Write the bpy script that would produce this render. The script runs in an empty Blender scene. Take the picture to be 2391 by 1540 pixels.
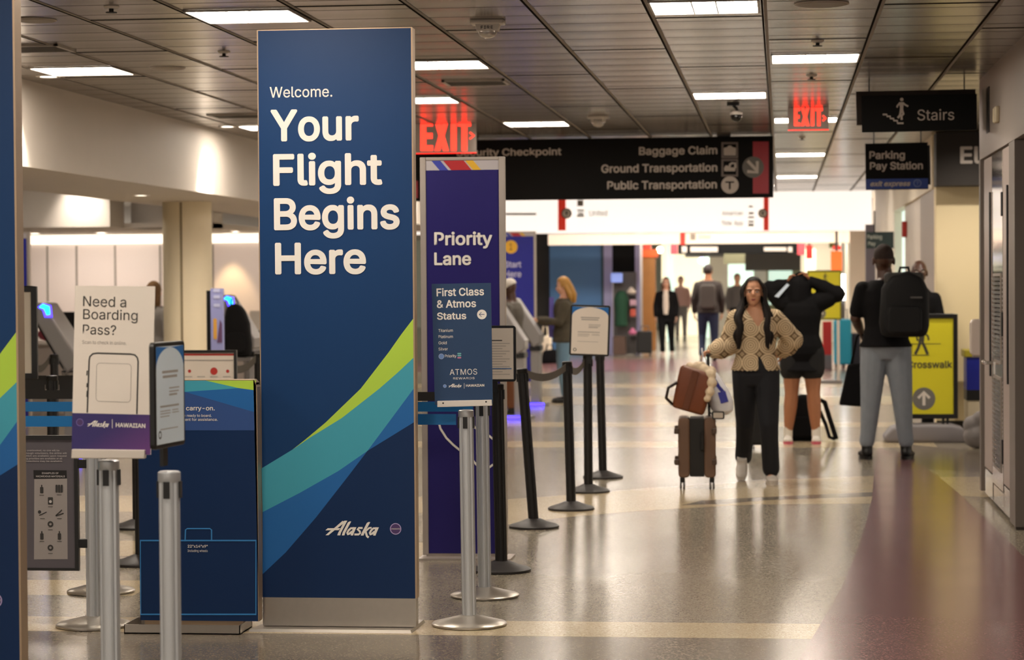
import bpy, bmesh, math, random
from mathutils import Matrix, Vector
random.seed(7)
C = bpy.context.scene.collection
S = bpy.context.scene
# ---------------------------------------------------------------- camera
W_, H_ = 2391.0, 1540.0
FPX = 5500.0                      # focal length in pixels
CAM = Vector((0, 0, 1.6))
ROLL = math.radians(0.40)
VPX, VPY = 1825.0, 648.0
_dx, _dy = VPX - W_/2, H_/2 - VPY
_ux = _dx*math.cos(ROLL) + _dy*math.sin(ROLL)
_uy = -_dx*math.sin(ROLL) + _dy*math.cos(ROLL)
PITCH = math.atan(_uy/FPX)
YAW = math.atan(_ux/FPX*math.cos(PITCH))
CAMROT = (Matrix.Rotation(YAW, 3, 'Z') @ Matrix.Rotation(math.pi/2 - PITCH, 3, 'X') @ Matrix.Rotation(-ROLL, 3, 'Z'))
cd = bpy.data.cameras.new('camera')
cam = bpy.data.objects.new('camera', cd); C.objects.link(cam)
cam.matrix_world = Matrix.Translation(CAM) @ CAMROT.to_4x4()
cd.sensor_width = 36.0; cd.lens = FPX/W_*36.0
cd.clip_start = 0.1; cd.clip_end = 300
cd.dof.use_dof = True; cd.dof.focus_distance = 10.7; cd.dof.aperture_fstop = 4.2
S.camera = cam
# ---------------------------------------------------------------- light and exposure
S.view_settings.view_transform = 'Standard'; S.view_settings.look = 'None'
S.view_settings.gamma = 1.0; S.view_settings.use_curve_mapping = False
S.view_settings.exposure = 0.2
world = bpy.data.worlds.new('world'); S.world = world; world.use_nodes = True
world.node_tree.nodes['Background'].inputs[0].default_value = (1.0, 0.88, 0.76, 1)
world.node_tree.nodes['Background'].inputs[1].default_value = 0.72
LAMP = 33.0                       # brightness of one ceiling light's diffuser
CEIL = 3.05

# ---------------------------------------------------------------- pixel <-> place
def ray(px, py):
    d = CAMROT @ Vector(((px - W_/2)/FPX, (H_/2 - py)/FPX, -1.0))
    return d
def G(px, py, z=0.0):
    d = ray(px, py); t = (z - CAM.z)/d.z
    p = CAM + d*t
    return Vector((p.x, p.y, z))
def PY(px, py, y):
    d = ray(px, py); t = (y - CAM.y)/d.y
    return CAM + d*t
def PX(px, py, x):
    d = ray(px, py); t = (x - CAM.x)/d.x
    return CAM + d*t
class Fr:
    """a vertical plane through O: local x runs along it, local y away from the viewer, z up"""
    def __init__(s, O, a=0.0, tilt=0.0):
        s.t = tilt; s.O = Vector((O[0], O[1], O[2] if len(O) > 2 else 0)); s.a = a
        s.u = Vector((math.cos(a), math.sin(a), 0)); s.n = Vector((math.sin(a), -math.cos(a), 0))
    def uv(s, px, py):
        d = ray(px, py); t = (s.O - CAM).dot(s.n)/d.dot(s.n)
        p = CAM + d*t - s.O
        x, z = p.dot(s.u), p.z
        return x*math.cos(s.t) + z*math.sin(s.t), -x*math.sin(s.t) + z*math.cos(s.t)
    def poly(s, pts): return [s.uv(*p) for p in pts]

# ---------------------------------------------------------------- materials
MATS = {}
def srgb(c):
    if isinstance(c, str):
        c = c.lstrip('#'); c = [int(c[i:i+2], 16)/255 for i in (0, 2, 4)]
    return tuple(((x/12.92) if x <= 0.04045 else ((x+0.055)/1.055)**2.4) for x in c) + (1,)
def mat(name, col, rough=0.5, metal=0.0, emit=0.0, spec=0.5, noise=0.0, nscale=60.0, bump=0.0, bscale=200.0, emitcol=None, aniso=0):
    if name in MATS: return MATS[name]
    m = bpy.data.materials.new(name); m.use_nodes = True
    nt = m.node_tree; b = nt.nodes['Principled BSDF']
    c = srgb(col)
    b.inputs['Base Color'].default_value = c
    b.inputs['Roughness'].default_value = rough; b.inputs['Metallic'].default_value = metal
    b.inputs['Specular IOR Level'].default_value = spec
    if emit:
        b.inputs['Emission Color'].default_value = srgb(emitcol) if emitcol else c
        b.inputs['Emission Strength'].default_value = emit
    if noise or bump:
        tc = nt.nodes.new('ShaderNodeTexCoord')
        n = nt.nodes.new('ShaderNodeTexNoise'); n.inputs['Scale'].default_value = nscale; n.inputs['Detail'].default_value = 4
        nt.links.new(tc.outputs['Object'], n.inputs['Vector'])
        if noise:
            mx = nt.nodes.new('ShaderNodeMix'); mx.data_type = 'RGBA'
            mx.inputs['A'].default_value = tuple(x*(1-noise) for x in c[:3]) + (1,)
            mx.inputs['B'].default_value = tuple(min(1, x*(1+noise)) for x in c[:3]) + (1,)
            nt.links.new(n.outputs['Fac'], mx.inputs['Factor']); nt.links.new(mx.outputs['Result'], b.inputs['Base Color'])
        if bump:
            n2 = nt.nodes.new('ShaderNodeTexNoise'); n2.inputs['Scale'].default_value = bscale
            nt.links.new(tc.outputs['Object'], n2.inputs['Vector'])
            bp = nt.nodes.new('ShaderNodeBump'); bp.inputs['Strength'].default_value = bump; bp.inputs['Distance'].default_value = 0.004
            nt.links.new(n2.outputs['Fac'], bp.inputs['Height']); nt.links.new(bp.outputs['Normal'], b.inputs['Normal'])
    MATS[name] = m
    return m

# ---------------------------------------------------------------- mesh building
class MB:
    def __init__(s): s.v = []; s.f = []; s.m = []
    def add(s, vs, fs, mi=0, M=None):
        o = len(s.v)
        for p in vs:
            p = Vector(p); s.v.append(tuple(M @ p) if M else tuple(p))
        for f in fs: s.f.append([i + o for i in f]); s.m.append(mi)
        return s
    def box(s, x0, x1, y0, y1, z0, z1, mi=0, M=None):
        v = [(x0,y0,z0),(x1,y0,z0),(x1,y1,z0),(x0,y1,z0),(x0,y0,z1),(x1,y0,z1),(x1,y1,z1),(x0,y1,z1)]
        f = [(0,3,2,1),(4,5,6,7),(0,1,5,4),(1,2,6,5),(2,3,7,6),(3,0,4,7)]
        return s.add(v, f, mi, M)
    def cb(s, c, d, mi=0, M=None):
        return s.box(c[0]-d[0]/2, c[0]+d[0]/2, c[1]-d[1]/2, c[1]+d[1]/2, c[2]-d[2]/2, c[2]+d[2]/2, mi, M)
    def lathe(s, prof, n=32, mi=0, M=None, cap=True):
        v = []; f = []
        for r, z in prof:
            for k in range(n):
                a = 2*math.pi*k/n; v.append((r*math.cos(a), r*math.sin(a), z))
        for i in range(len(prof)-1):
            for k in range(n):
                k2 = (k+1) % n
                f.append((i*n+k, i*n+k2, (i+1)*n+k2, (i+1)*n+k))
        if cap:
            f.append(tuple(reversed(range(n)))); f.append(tuple(range((len(prof)-1)*n, len(prof)*n)))
        return s.add(v, f, mi, M)
    def prism(s, poly, y0, y1, mi=0, M=None):
        """outline in x,z (counter-clockwise seen from -y), from y0 to y1"""
        n = len(poly)
        v = [(x, y0, z) for x, z in poly] + [(x, y1, z) for x, z in poly]
        f = [tuple(range(n)), tuple(reversed(range(n, 2*n)))]
        for i in range(n):
            j = (i+1) % n; f.append((j, i, n+i, n+j))
        return s.add(v, f, mi, M)
    def face(s, poly, y, mi=0, M=None):
        return s.add([(x, y, z) for x, z in poly], [tuple(range(len(poly)))], mi, M)
    def tube(s, pts, r, n=12, mi=0, M=None, closed=False):
        pts = [Vector(p) for p in pts]; N = len(pts)
        rr = r if isinstance(r, (list, tuple)) else [r]*N
        v = []; f = []; up = None
        for i, p in enumerate(pts):
            if closed: t = pts[(i+1) % N] - pts[i-1]
            else: t = pts[min(i+1, N-1)] - pts[max(i-1, 0)]
            t.normalize()
            if up is None: up = Vector((0,0,1)) if abs(t.z) < .9 else Vector((1,0,0))
            a = t.cross(up); a.normalize(); b = a.cross(t); b.normalize(); up = b
            q = rr[i] if isinstance(rr[i], (list, tuple)) else (rr[i], rr[i])
            for k in range(n):
                th = 2*math.pi*k/n
                v.append(p + a*(math.cos(th)*q[0]) + b*(math.sin(th)*q[1]))
        for i in range(N if closed else N-1):
            j = (i+1) % N
            for k in range(n):
                k2 = (k+1) % n; f.append((i*n+k, i*n+k2, j*n+k2, j*n+k))
        if not closed:
            f.append(tuple(reversed(range(n)))); f.append(tuple(range((N-1)*n, N*n)))
        return s.add(v, f, mi, M)
    def ell(s, c, r, nu=16, nv=10, mi=0, M=None):
        v = []; f = []
        for i in range(nv+1):
            ph = math.pi*i/nv
            for k in range(nu):
                th = 2*math.pi*k/nu
                v.append((c[0]+r[0]*math.sin(ph)*math.cos(th), c[1]+r[1]*math.sin(ph)*math.sin(th), c[2]-r[2]*math.cos(ph)))
        for i in range(nv):
            for k in range(nu):
                k2 = (k+1) % nu; f.append((i*nu+k, i*nu+k2, (i+1)*nu+k2, (i+1)*nu+k))
        return s.add(v, f, mi, M)
    def build(s, name, m, parent=None, bevel=0.0, seg=2, smooth=False, loc=None):
        me = bpy.data.meshes.new(name); me.from_pydata([tuple(p) for p in s.v], [], s.f)
        ms = m if isinstance(m, (list, tuple)) else [m]
        for q in ms: me.materials.append(q)
        for p, i in zip(me.polygons, s.m): p.material_index = i
        if bevel:
            bm = bmesh.new(); bm.from_mesh(me)
            bmesh.ops.remove_doubles(bm, verts=bm.verts, dist=1e-6)
            es = [e for e in bm.edges if len(e.link_faces) == 2 and e.calc_face_angle(0) > 0.6]
            bmesh.ops.bevel(bm, geom=es, offset=bevel, segments=seg, profile=0.5, affect='EDGES', clamp_overlap=True)
            bm.to_mesh(me); bm.free()
        if smooth:
            for p in me.polygons: p.use_smooth = True
            if smooth != 'all': 
                try: me.set_sharp_from_angle(angle=math.radians(40))
                except Exception: pass
        o = bpy.data.objects.new(name, me); C.objects.link(o)
        if parent: o.parent = parent
        if loc: o.location = loc
        return o
def tag(o, label=None, cat=None, group=None, kind=None):
    if label: o['label'] = label
    if cat: o['category'] = cat
    if group: o['group'] = group
    if kind: o['kind'] = kind
    return o
def thing(name, label, cat, loc=(0,0,0), rz=0.0, group=None):
    o = bpy.data.objects.new(name, None); C.objects.link(o)
    o.empty_display_size = 0.1
    o.location = loc; o.rotation_euler = (0, 0, rz)
    return tag(o, label, cat, group)
def struct(o): o['kind'] = 'structure'; return o
def dup(root, loc, rz, label=None, group=None, rot=None):
    r = root.copy(); C.objects.link(r); r.location = loc; r.rotation_euler = rot or (0, 0, rz)
    if label: r['label'] = label
    if group: r['group'] = group
    for ch in list(root.children):
        c = ch.copy(); C.objects.link(c); c.parent = r
        for g in list(ch.children):
            d = g.copy(); C.objects.link(d); d.parent = c
    return r
# ---------------------------------------------------------------- lettering
try:
    FONT = bpy.data.fonts.load(bpy.utils.resource_path('LOCAL') + '/datafiles/fonts/Inter.woff2')
except Exception:
    FONT = None
_tc = {}
def glyphs(s, weight=0.0, spacing=1.0, shear=0.0):
    """lettering outline as (verts, faces) with baseline at 0 and cap height 1"""
    k = (s, weight, spacing, shear)
    if k in _tc: return _tc[k]
    def conv(t):
        cu = bpy.data.curves.new('t', 'FONT'); cu.body = t; cu.size = 1.0
        if FONT: cu.font = FONT
        cu.offset = weight; cu.space_character = spacing; cu.shear = shear
        cu.resolution_u = 3; cu.fill_mode = 'FRONT'
        o = bpy.data.objects.new('t', cu); C.objects.link(o)
        bpy.context.view_layer.update()
        me = bpy.data.meshes.new_from_object(o.evaluated_get(bpy.context.evaluated_depsgraph_get()))
        vs = [v.co.copy() for v in me.vertices]; fs = [tuple(p.vertices) for p in me.polygons]
        cu.fill_mode = 'NONE'; bpy.context.view_layer.update()
        ml = bpy.data.meshes.new_from_object(o.evaluated_get(bpy.context.evaluated_depsgraph_get()))
        lv = [(v.co.x, v.co.y) for v in ml.vertices]; nxt = {}; loops = []; cur = []
        linked = set(tuple(sorted(e.vertices)) for e in ml.edges)
        for i in range(len(lv)):
            cur.append(i)
            if (i, i+1) not in linked: loops.append(cur); cur = []
        bpy.data.meshes.remove(ml)
        segs = [(lv[l[i]], lv[l[(i+1) % len(l)]]) for l in loops for i in range(len(l))]
        def inside(x, y):
            w = 0
            for (ax, ay), (bx, by) in segs:
                if (ay <= y) != (by <= y):
                    t = ax + (y-ay)/(by-ay)*(bx-ax)
                    if t > x: w += 1 if by > ay else -1
            return w != 0
        fs = [f for f in fs if inside(sum(vs[i].x for i in f)/len(f), sum(vs[i].y for i in f)/len(f))]
        bpy.data.objects.remove(o); bpy.data.curves.remove(cu); bpy.data.meshes.remove(me)
        return vs, fs
    if '_cap' not in _tc:
        hv, _ = conv('H'); _tc['_cap'] = max(v.y for v in hv)
    vs, fs = conv(s); cap = _tc['_cap']
    vs = [(v.x/cap, v.y/cap) for v in vs]
    x0 = min(v[0] for v in vs); x1 = max(v[0] for v in vs)
    r = ([(v[0]-x0, v[1]) for v in vs], fs, x1-x0)
    _tc[k] = r
    return r
def put_text(mb, s, x0, x1, z, cap, y=-0.001, mi=0, weight=0.0, spacing=1.0, shear=0.0, slope=0.0):
    """lettering from x0 to x1 with its baseline at z; weight thickens the strokes (in cap heights)"""
    vs, fs, w = glyphs(s, 0.0, spacing, shear)
    q = weight*1.5
    k = (x1-x0)/(w+2*q) if x1 is not None else cap
    kz = cap/(1+2*q) if q else cap
    n = 10 if q > .02 else 6
    offs = [(q*math.cos(2*math.pi*i/n), q*math.sin(2*math.pi*i/n)) for i in range(n)] if q else [(0, 0)]
    for i, (ox, oz) in enumerate(offs):
        P = [(x0 + (a+q+ox)*k, z + (b+q+oz)*kz + slope*a*k) for a, b in vs]; pv = []; pf = []
        for j, f in enumerate(fs):
            o = len(pv); pv += [(P[c][0], y - i*7e-5 - (j % 9)*6e-6, P[c][1]) for c in f]; pf.append(tuple(range(o, o+len(f))))
        mb.add(pv, pf, mi)
def fr_text(mb, fr, s, px0, px1, pyb, pyc, **kw):
    """lettering on a board: pixel x range, baseline row, cap-top row at the left end"""
    a = fr.uv(px0, pyb); b = fr.uv(px1, pyb); c = fr.uv(px0, pyc)
    put_text(mb, s, a[0], b[0], a[1], c[1]-a[1], **kw)
def disc(mb, cx, cz, r, y, mi=0, n=32):
    mb.face([(cx + r*math.cos(2*math.pi*k/n), cz + r*math.sin(2*math.pi*k/n)) for k in range(n)], y, mi)
def ring(mb, cx, cz, r0, r1, y, mi=0, n=32):
    v = []; f = []
    for k in range(n):
        a = 2*math.pi*k/n
        v += [(cx+r0*math.cos(a), y, cz+r0*math.sin(a)), (cx+r1*math.cos(a), y, cz+r1*math.sin(a))]
    for k in range(n):
        j = (k+1) % n; f.append((2*k, 2*k+1, 2*j+1, 2*j))
    mb.add(v, f, mi)
def stroke(mb, pts, w, y, mi=0, closed=False):
    """a flat line of width w through x,z points"""
    n = len(pts)
    v = []; f = []
    for i, (x, z) in enumerate(pts):
        a = pts[(i-1) % n] if (closed or i > 0) else pts[i]; b = pts[(i+1) % n] if (closed or i < n-1) else pts[i]
        t = Vector((b[0]-a[0], b[1]-a[1])); t.normalize()
        v += [(x - t.y*w/2, y, z + t.x*w/2), (x + t.y*w/2, y, z - t.x*w/2)]
    for i in range(n if closed else n-1):
        j = (i+1) % n; f.append((2*i, 2*i+1, 2*j+1, 2*j))
    mb.add(v, f, mi)
def crv(pts, m=5):
    """smooth path through points"""
    P = [Vector(p) for p in pts]; out = []
    for i in range(len(P)-1):
        a = P[max(i-1,0)]; b = P[i]; c = P[i+1]; d = P[min(i+2,len(P)-1)]
        for j in range(m):
            t = j/m; out.append(.5*((2*b)+(c-a)*t+(2*a-5*b+4*c-d)*t*t+(3*b-a-3*c+d)*t**3))
    return out + [P[-1]]
def lerp_list(r, n):
    return [r[min(int(i*(len(r)-1)/(n-1)), len(r)-2)]*(1-(i*(len(r)-1)/(n-1)-min(int(i*(len(r)-1)/(n-1)), len(r)-2))) + r[min(int(i*(len(r)-1)/(n-1)), len(r)-2)+1]*(i*(len(r)-1)/(n-1)-min(int(i*(len(r)-1)/(n-1)), len(r)-2)) for i in range(n)]
def rrect(x0, x1, z0, z1, r, n=5):
    p = []
    for cx, cz, a0 in ((x1-r, z0+r, -90), (x1-r, z1-r, 0), (x0+r, z1-r, 90), (x0+r, z0+r, 180)):
        for k in range(n+1):
            a = math.radians(a0 + 90*k/n); p.append((cx + r*math.cos(a), cz + r*math.sin(a)))
    return p
# ================================================================ the setting
def nodes_of(name):
    m = bpy.data.materials.new(name); m.use_nodes = True; MATS[name] = m
    nt = m.node_tree; return m, nt, nt.nodes['Principled BSDF'], nt.links
def terrazzo(name, base, chipd, chipl, rough=0.185):
    m, nt, b, L = nodes_of(name)
    tc = nt.nodes.new('ShaderNodeTexCoord')
    v = nt.nodes.new('ShaderNodeTexVoronoi'); v.inputs['Scale'].default_value = 150
    L.new(tc.outputs['Object'], v.inputs['Vector'])
    cr = nt.nodes.new('ShaderNodeValToRGB'); cr.color_ramp.interpolation = 'CONSTANT'
    e = cr.color_ramp.elements
    e[0].position = 0; e[0].color = srgb(base)
    e[1].position = .62; e[1].color = srgb(chipd)
    q = e.new(.80); q.color = srgb(base)
    q = e.new(.88); q.color = srgb(chipl)
    sp = nt.nodes.new('ShaderNodeSeparateColor'); L.new(v.outputs['Color'], sp.inputs['Color'])
    L.new(sp.outputs['Red'], cr.inputs['Fac']); L.new(cr.outputs['Color'], b.inputs['Base Color'])
    n = nt.nodes.new('ShaderNodeTexNoise'); n.inputs['Scale'].default_value = 1.3; L.new(tc.outputs['Object'], n.inputs['Vector'])
    mr = nt.nodes.new('ShaderNodeMapRange'); mr.inputs['To Min'].default_value = rough*.92; mr.inputs['To Max'].default_value = rough*1.1
    L.new(n.outputs['Fac'], mr.inputs['Value']); L.new(mr.outputs['Result'], b.inputs['Roughness'])
    b.inputs['Specular IOR Level'].default_value = 0.5
    return m
T_GREY = terrazzo('terrazzo_grey', '968c7b', '786f60', 'aea492')
T_BEIGE = terrazzo('terrazzo_beige', 'c2b08f', 'b09d7f', 'd2c3a4')
T_DARK = terrazzo('terrazzo_dark_grey', '7b7061', '62584b', '9a8f7e')
T_WINE = terrazzo('terrazzo_wine', '7d5759', '6b494b', '987877')

fl = MB()
fl.add([(-16,-4,0),(8,-4,0),(8,80,0),(-16,80,0)], [(0,1,2,3)], 0)
def inlay(pts, mi, z):
    P = [G(*p) for p in pts]; a = sum(P[i].x*P[(i+1)%len(P)].y - P[(i+1)%len(P)].x*P[i].y for i in range(len(P)))
    if a < 0: P.reverse()
    fl.add([(p.x, p.y, z) for p in P], [tuple(range(len(P)))], mi)
def band(y0, y1, x0, x1, mi, z=.0004):
    fl.add([(x0,y0,z),(x1,y0,z),(x1,y1,z),(x0,y1,z)], [(0,1,2,3)], mi)
yb0, yb1 = G(1500,1487).y, G(1500,1452).y
band(yb0, yb1, -9, .35, 1)
band(-4, yb0, -9, 3, 2, .0002)
inlay([(1100,1235),(1180,1225),(1330,1206),(1500,1192),(1650,1183),(1760,1177),(2045,1175),(2045,1110),(1800,1120),(1650,1130),(1500,1140),(1380,1150),(1100,1172)], 1, .0004)
inlay([(1590,1179),(1640,1168),(1780,1160),(2045,1148),(2045,1158),(1780,1168),(1690,1176)], 2, .0006)
for a, b_, m_ in ((1030,1044,1),(985,996,1),(925,945,1),(895,905,1),(838,868,3)):
    band(G(1500,b_).y, G(1500,a).y, -9, 1.45, m_)
band(11.7, 12.3, -9, -3.3, 1); band(13.4, 14.2, -9, -1.9, 1); band(16, 17.2, -9, -2.2, 1)
inlay([(2049,1046),(2043,1083),(2036,1164),(2021,1224),(2003,1280),(1985,1326),(1962,1376),(1930,1432),(1897,1488),(1864,1540),(1800,1660),(1690,1900),(1560,2300),(3500,2300),(2980,1820),(2620,1500),(2391,1300),(2345,1252),(2294,1204),(2244,1156),(2193,1113),(2142,1080),(2110,1058)], 3, .0008)
inlay([(2110,1058),(2142,1080),(2165,1095),(2420,1110),(2420,1064),(2110,1036)], 2, .0005)
inlay([(2245,1157),(2193,1113),(2420,1113),(2420,1165)], 1, .0006)
inlay([(2391,1300),(2345,1252),(2294,1204),(2250,1160),(2420,1165),(2480,1385)], 0, .0009)
floor = struct(fl.build('floor', [T_GREY, T_BEIGE, T_DARK, T_WINE]))

# ceiling: linear metal pans with a grid of joints
def ceiling_mat():
    m, nt, b, L = nodes_of('ceiling_pan')
    tc = nt.nodes.new('ShaderNodeTexCoord'); sp = nt.nodes.new('ShaderNodeSeparateXYZ'); L.new(tc.outputs['Object'], sp.inputs[0])
    def mth(op, a, b_=None):
        n = nt.nodes.new('ShaderNodeMath'); n.operation = op
        for i, q in enumerate((a, b_)):
            if q is None: continue
            if isinstance(q, (int, float)): n.inputs[i].default_value = q
            else: L.new(q, n.inputs[i])
        return n.outputs[0]
    def line(coord, off, per, w):
        f = mth('FRACT', mth('DIVIDE', mth('SUBTRACT', coord, off), per))
        return mth('LESS_THAN', mth('MULTIPLY', mth('MINIMUM', f, mth('SUBTRACT', 1.0, f)), per), w)
    col = mth('FLOOR', mth('DIVIDE', mth('SUBTRACT', sp.outputs['X'], -.097), .62))
    pan = mth('FLOOR', mth('DIVIDE', mth('SUBTRACT', sp.outputs['Y'], .05), .44))
    cmb = nt.nodes.new('ShaderNodeCombineXYZ'); L.new(pan, cmb.inputs[0]); L.new(col, cmb.inputs[1])
    wn = nt.nodes.new('ShaderNodeTexWhiteNoise'); wn.noise_dimensions = '2D'; L.new(cmb.outputs[0], wn.inputs['Vector'])
    tint = nt.nodes.new('ShaderNodeMix'); tint.data_type = 'RGBA'
    tint.inputs['A'].default_value = srgb('81786f'); tint.inputs['B'].default_value = srgb('8b8279')
    L.new(wn.outputs['Value'], tint.inputs['Factor'])
    L.new(tint.outputs['Result'], b.inputs['Base Color'])
    b.inputs['Roughness'].default_value = .22; b.inputs['Metallic'].default_value = .4
    # each pan is very slightly dished, so reflections break at every joint
    s = mth('SINE', mth('MULTIPLY', sp.outputs['Y'], 2*math.pi/.44))
    bp = nt.nodes.new('ShaderNodeBump'); bp.inputs['Strength'].default_value = .18; bp.inputs['Distance'].default_value = .004
    L.new(s, bp.inputs['Height']); L.new(bp.outputs['Normal'], b.inputs['Normal'])
    return m
M_CEIL = ceiling_mat()
cm = MB(); cm.box(-16, 6, -4, 40.0, CEIL, CEIL+.1)
ceiling = struct(cm.build('ceiling', M_CEIL))

# the joints of the ceiling: runners along the hall, butt joints and pan seams across it
gj = MB(); M_JOINT = mat('ceiling_joint', '2a2622', rough=.9, spec=0.0); M_JOINT2 = mat('joint_highlight', '8f867d', rough=.6, spec=.2)
i = -8
while -.097+.62*i < 1.4:
    x = -.097+.62*i
    if x > -5.3:
        gj.box(x-.005, x+.005, -4, 40, CEIL-.004, CEIL, 0); gj.box(x+.008, x+.026, -4, 40, CEIL-.003, CEIL, 1)  # pale strip beside each dark joint paints its highlight
    j = 0; off = ((i*3) % 7)*.44
    while -4+off+3.08*j < 39.5:
        y = -4+off+3.08*j; gj.box(max(x,-5.35)+.02, min(x+.62, 1.45), y-.007, y+.007, CEIL-.003, CEIL, 0); j += 1
    i += 1
for k in range(98):
    y = -3.8+.44*k; gj.box(-5.35, 1.45, y-.0025, y+.0025, CEIL-.0008, CEIL, 2)
struct(gj.build('ceiling_grid', [M_JOINT, M_JOINT2, mat('ceiling_seam', '5a534c', rough=.9, spec=0.0)]))

M_WHITEWALL = mat('painted_soffit', 'cfc6bc', rough=.6, noise=.03, nscale=3)
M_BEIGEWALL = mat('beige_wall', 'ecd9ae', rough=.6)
M_CREAM = mat('cream_wall', 'd8ccb8', rough=.6)
M_GREYWALL = mat('grey_laminate', '8d837a', rough=.42, noise=.03, nscale=4)
M_DARK = mat('dark_fascia', '2c2723', rough=.6, spec=.2)
M_BLACK = mat('black_plastic', '0d0c0c', rough=.42)
M_STEEL = mat('brushed_steel', 'b5aea4', rough=.3, metal=.85, noise=.06, nscale=30)
M_ALU = mat('anodised_aluminium', 'c6c9cc', rough=.4, metal=.5)
M_WHITE = mat('white_lettering', 'efeae2', rough=.5)

# left: long soffit over the check-in lobby, column, second soffit, back wall
XS = -5.36
sb = MB(); sb.box(-6.72, XS, 2, 40, 2.43, CEIL)
struct(sb.build('wall_left_soffit', M_WHITEWALL))
yb = 26.6
xr = PY(256, 480, yb).x
s2 = MB(); s2.box(-15.5, xr, yb, yb+.6, 2.245, CEIL); s2.box(xr, -6.73, yb+.9, yb+1.4, 2.245, CEIL)
struct(s2.build('wall_left_inner_soffit', M_WHITEWALL))
cq = G(438, 1030); cY = 24.0; cX = PY(438, 600, cY).x
cb_ = MB(); cb_.lathe([(.255, 0), (.255, 2.429)], 40)
struct(cb_.build('wall_left_column', mat('column_cream', 'eadcbe', rough=.55), smooth=True, loc=(cX, cY, 0)))
seam = MB(); seam.box(-.012, .012, -.262, -.25, 0.1, 2.42)
sm_ = struct(seam.build('trim_1', mat('column_joint', '8f8064', rough=.6), loc=(cX, cY, 0)))
yw = 31.0
lc = MB(); lc.box(-15.5, -6.73, yb+.6, yw, 2.245, 2.30); struct(lc.build('ceiling_lobby', M_WHITEWALL))
bw = MB(); bw.box(-15.5, -5.2, yw, yw+.1, 0, 2.2, 0)
xa = [PY(p, 700, yw).x for p in (70, 112, 180, 270, 375, 498, 620)]
for a in xa: bw.box(a-.012, a+.012, yw-.012, yw, .1, 2.1, 1)
bw.box(-15.5, -5.2, yw-.05, yw, 2.12, 2.24, 2)
struct(bw.build('wall_back', [mat('check_in_panels', 'd8cac4', rough=.5), mat('panel_joint', '8a8178', rough=.6), mat('cove_light', 'fff2de', rough=.5, emit=1.3)]))
sc_ = MB(); sc_.box(-15.6, -15.5, -4, 41, 0, CEIL)
struct(sc_.build('wall_left', M_CREAM))

# far white back-lit header wall across the corridor
yh = 40.0
def hz(py, y, px=1800): return PY(px, py, y).z
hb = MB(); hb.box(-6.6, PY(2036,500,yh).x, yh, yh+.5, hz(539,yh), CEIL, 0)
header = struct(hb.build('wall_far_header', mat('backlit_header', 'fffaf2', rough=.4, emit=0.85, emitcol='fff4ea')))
f2 = Fr((0, yh-.012, 0))
def hx(px, y): return PY(px, 500, y).x

# right: grey closet wall with an opening in front, alcove, beige wall, shop wall beyond
XR = 1.46
y_far, y_mid = 17.75, 15.07
rw = MB()
rw.box(XR, XR+.5, -4, y_far, 2.46, CEIL)                      # band over the doors and the opening
struct(rw.build('wall_right', M_GREYWALL))
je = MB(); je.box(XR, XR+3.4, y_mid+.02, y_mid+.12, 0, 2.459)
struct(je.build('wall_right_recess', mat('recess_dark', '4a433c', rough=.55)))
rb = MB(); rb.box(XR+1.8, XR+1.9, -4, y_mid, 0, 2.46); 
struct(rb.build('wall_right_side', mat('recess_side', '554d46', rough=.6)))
ye = 24.2
xe = PY(2186, 700, ye).x
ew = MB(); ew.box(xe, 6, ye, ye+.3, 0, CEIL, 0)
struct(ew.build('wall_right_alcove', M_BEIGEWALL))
bs = MB(); bs.box(xe, 6, ye-.02, ye, 0, .14)
struct(bs.build('baseboard_right', mat('black_base', '1c1917', rough=.5)))
XF = 1.55
def segw(name, ya, yb_, z0, z1, m, dx=0.0):
    q = MB(); q.box(xe+dx, xe+.3+dx, ya, yb_, z0, z1); return struct(q.build(name, m))
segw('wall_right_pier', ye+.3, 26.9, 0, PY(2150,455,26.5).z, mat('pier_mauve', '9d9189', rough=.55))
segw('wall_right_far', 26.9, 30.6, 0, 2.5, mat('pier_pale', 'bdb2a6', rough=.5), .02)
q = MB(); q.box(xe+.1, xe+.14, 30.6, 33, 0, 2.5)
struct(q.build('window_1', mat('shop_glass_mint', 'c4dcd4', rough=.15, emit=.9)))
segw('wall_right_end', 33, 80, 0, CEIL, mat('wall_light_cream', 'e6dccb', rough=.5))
q = MB(); q.box(xe-.02, xe+.3, 24.5, 33, 2.5, CEIL)
struct(q.build('wall_right_upper', M_CREAM))

# beyond the header: pale hall, closed at the far end
fc = MB(); fc.box(-16, 8, 40.5, 80, 2.95, 3.05)
struct(fc.build('ceiling_far', mat('far_ceiling', 'cfc8bd', rough=.5)))
ew2 = MB(); ew2.box(-16, 8, 79, 79.2, 0, 3)
struct(ew2.build('wall_far', mat('far_wall', 'c9d3c6', rough=.6)))
# ================================================================ ceiling lights (staggered grid of square troffers)
M_DIFF = mat('light_diffuser', 'ffffff', rough=.5, emit=LAMP, emitcol='fff1e0')
M_LFRAME = mat('light_frame', 'b5ada3', rough=.4)
def make_troffer():
    t = thing('ceiling_light', 'square three lamp light', 'ceiling light')
    f = MB()
    a, d = .29, .012
    for x0, x1, y0, y1 in ((-a,a,-a,-a+d),(-a,a,a-d,a),(-a,-a+d,-a,a),(a-d,a,-a,a)): f.box(x0,x1,y0,y1,-.012,0)
    f.box(-.068,-.060,-a+d,a-d,-.010,-.001); f.box(.060,.068,-a+d,a-d,-.010,-.001)
    f.build('frame', M_LFRAME, t)
    for x0, x1 in ((-a+d,-.068),(-.060,.060),(.068,a-d)):
        MB().box(x0+.001,x1-.001,-a+d,a-d,-.006,-.001).build('diffuser', M_DIFF, t)
    return t
proto_light = make_troffer(); used_light = False
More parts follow.
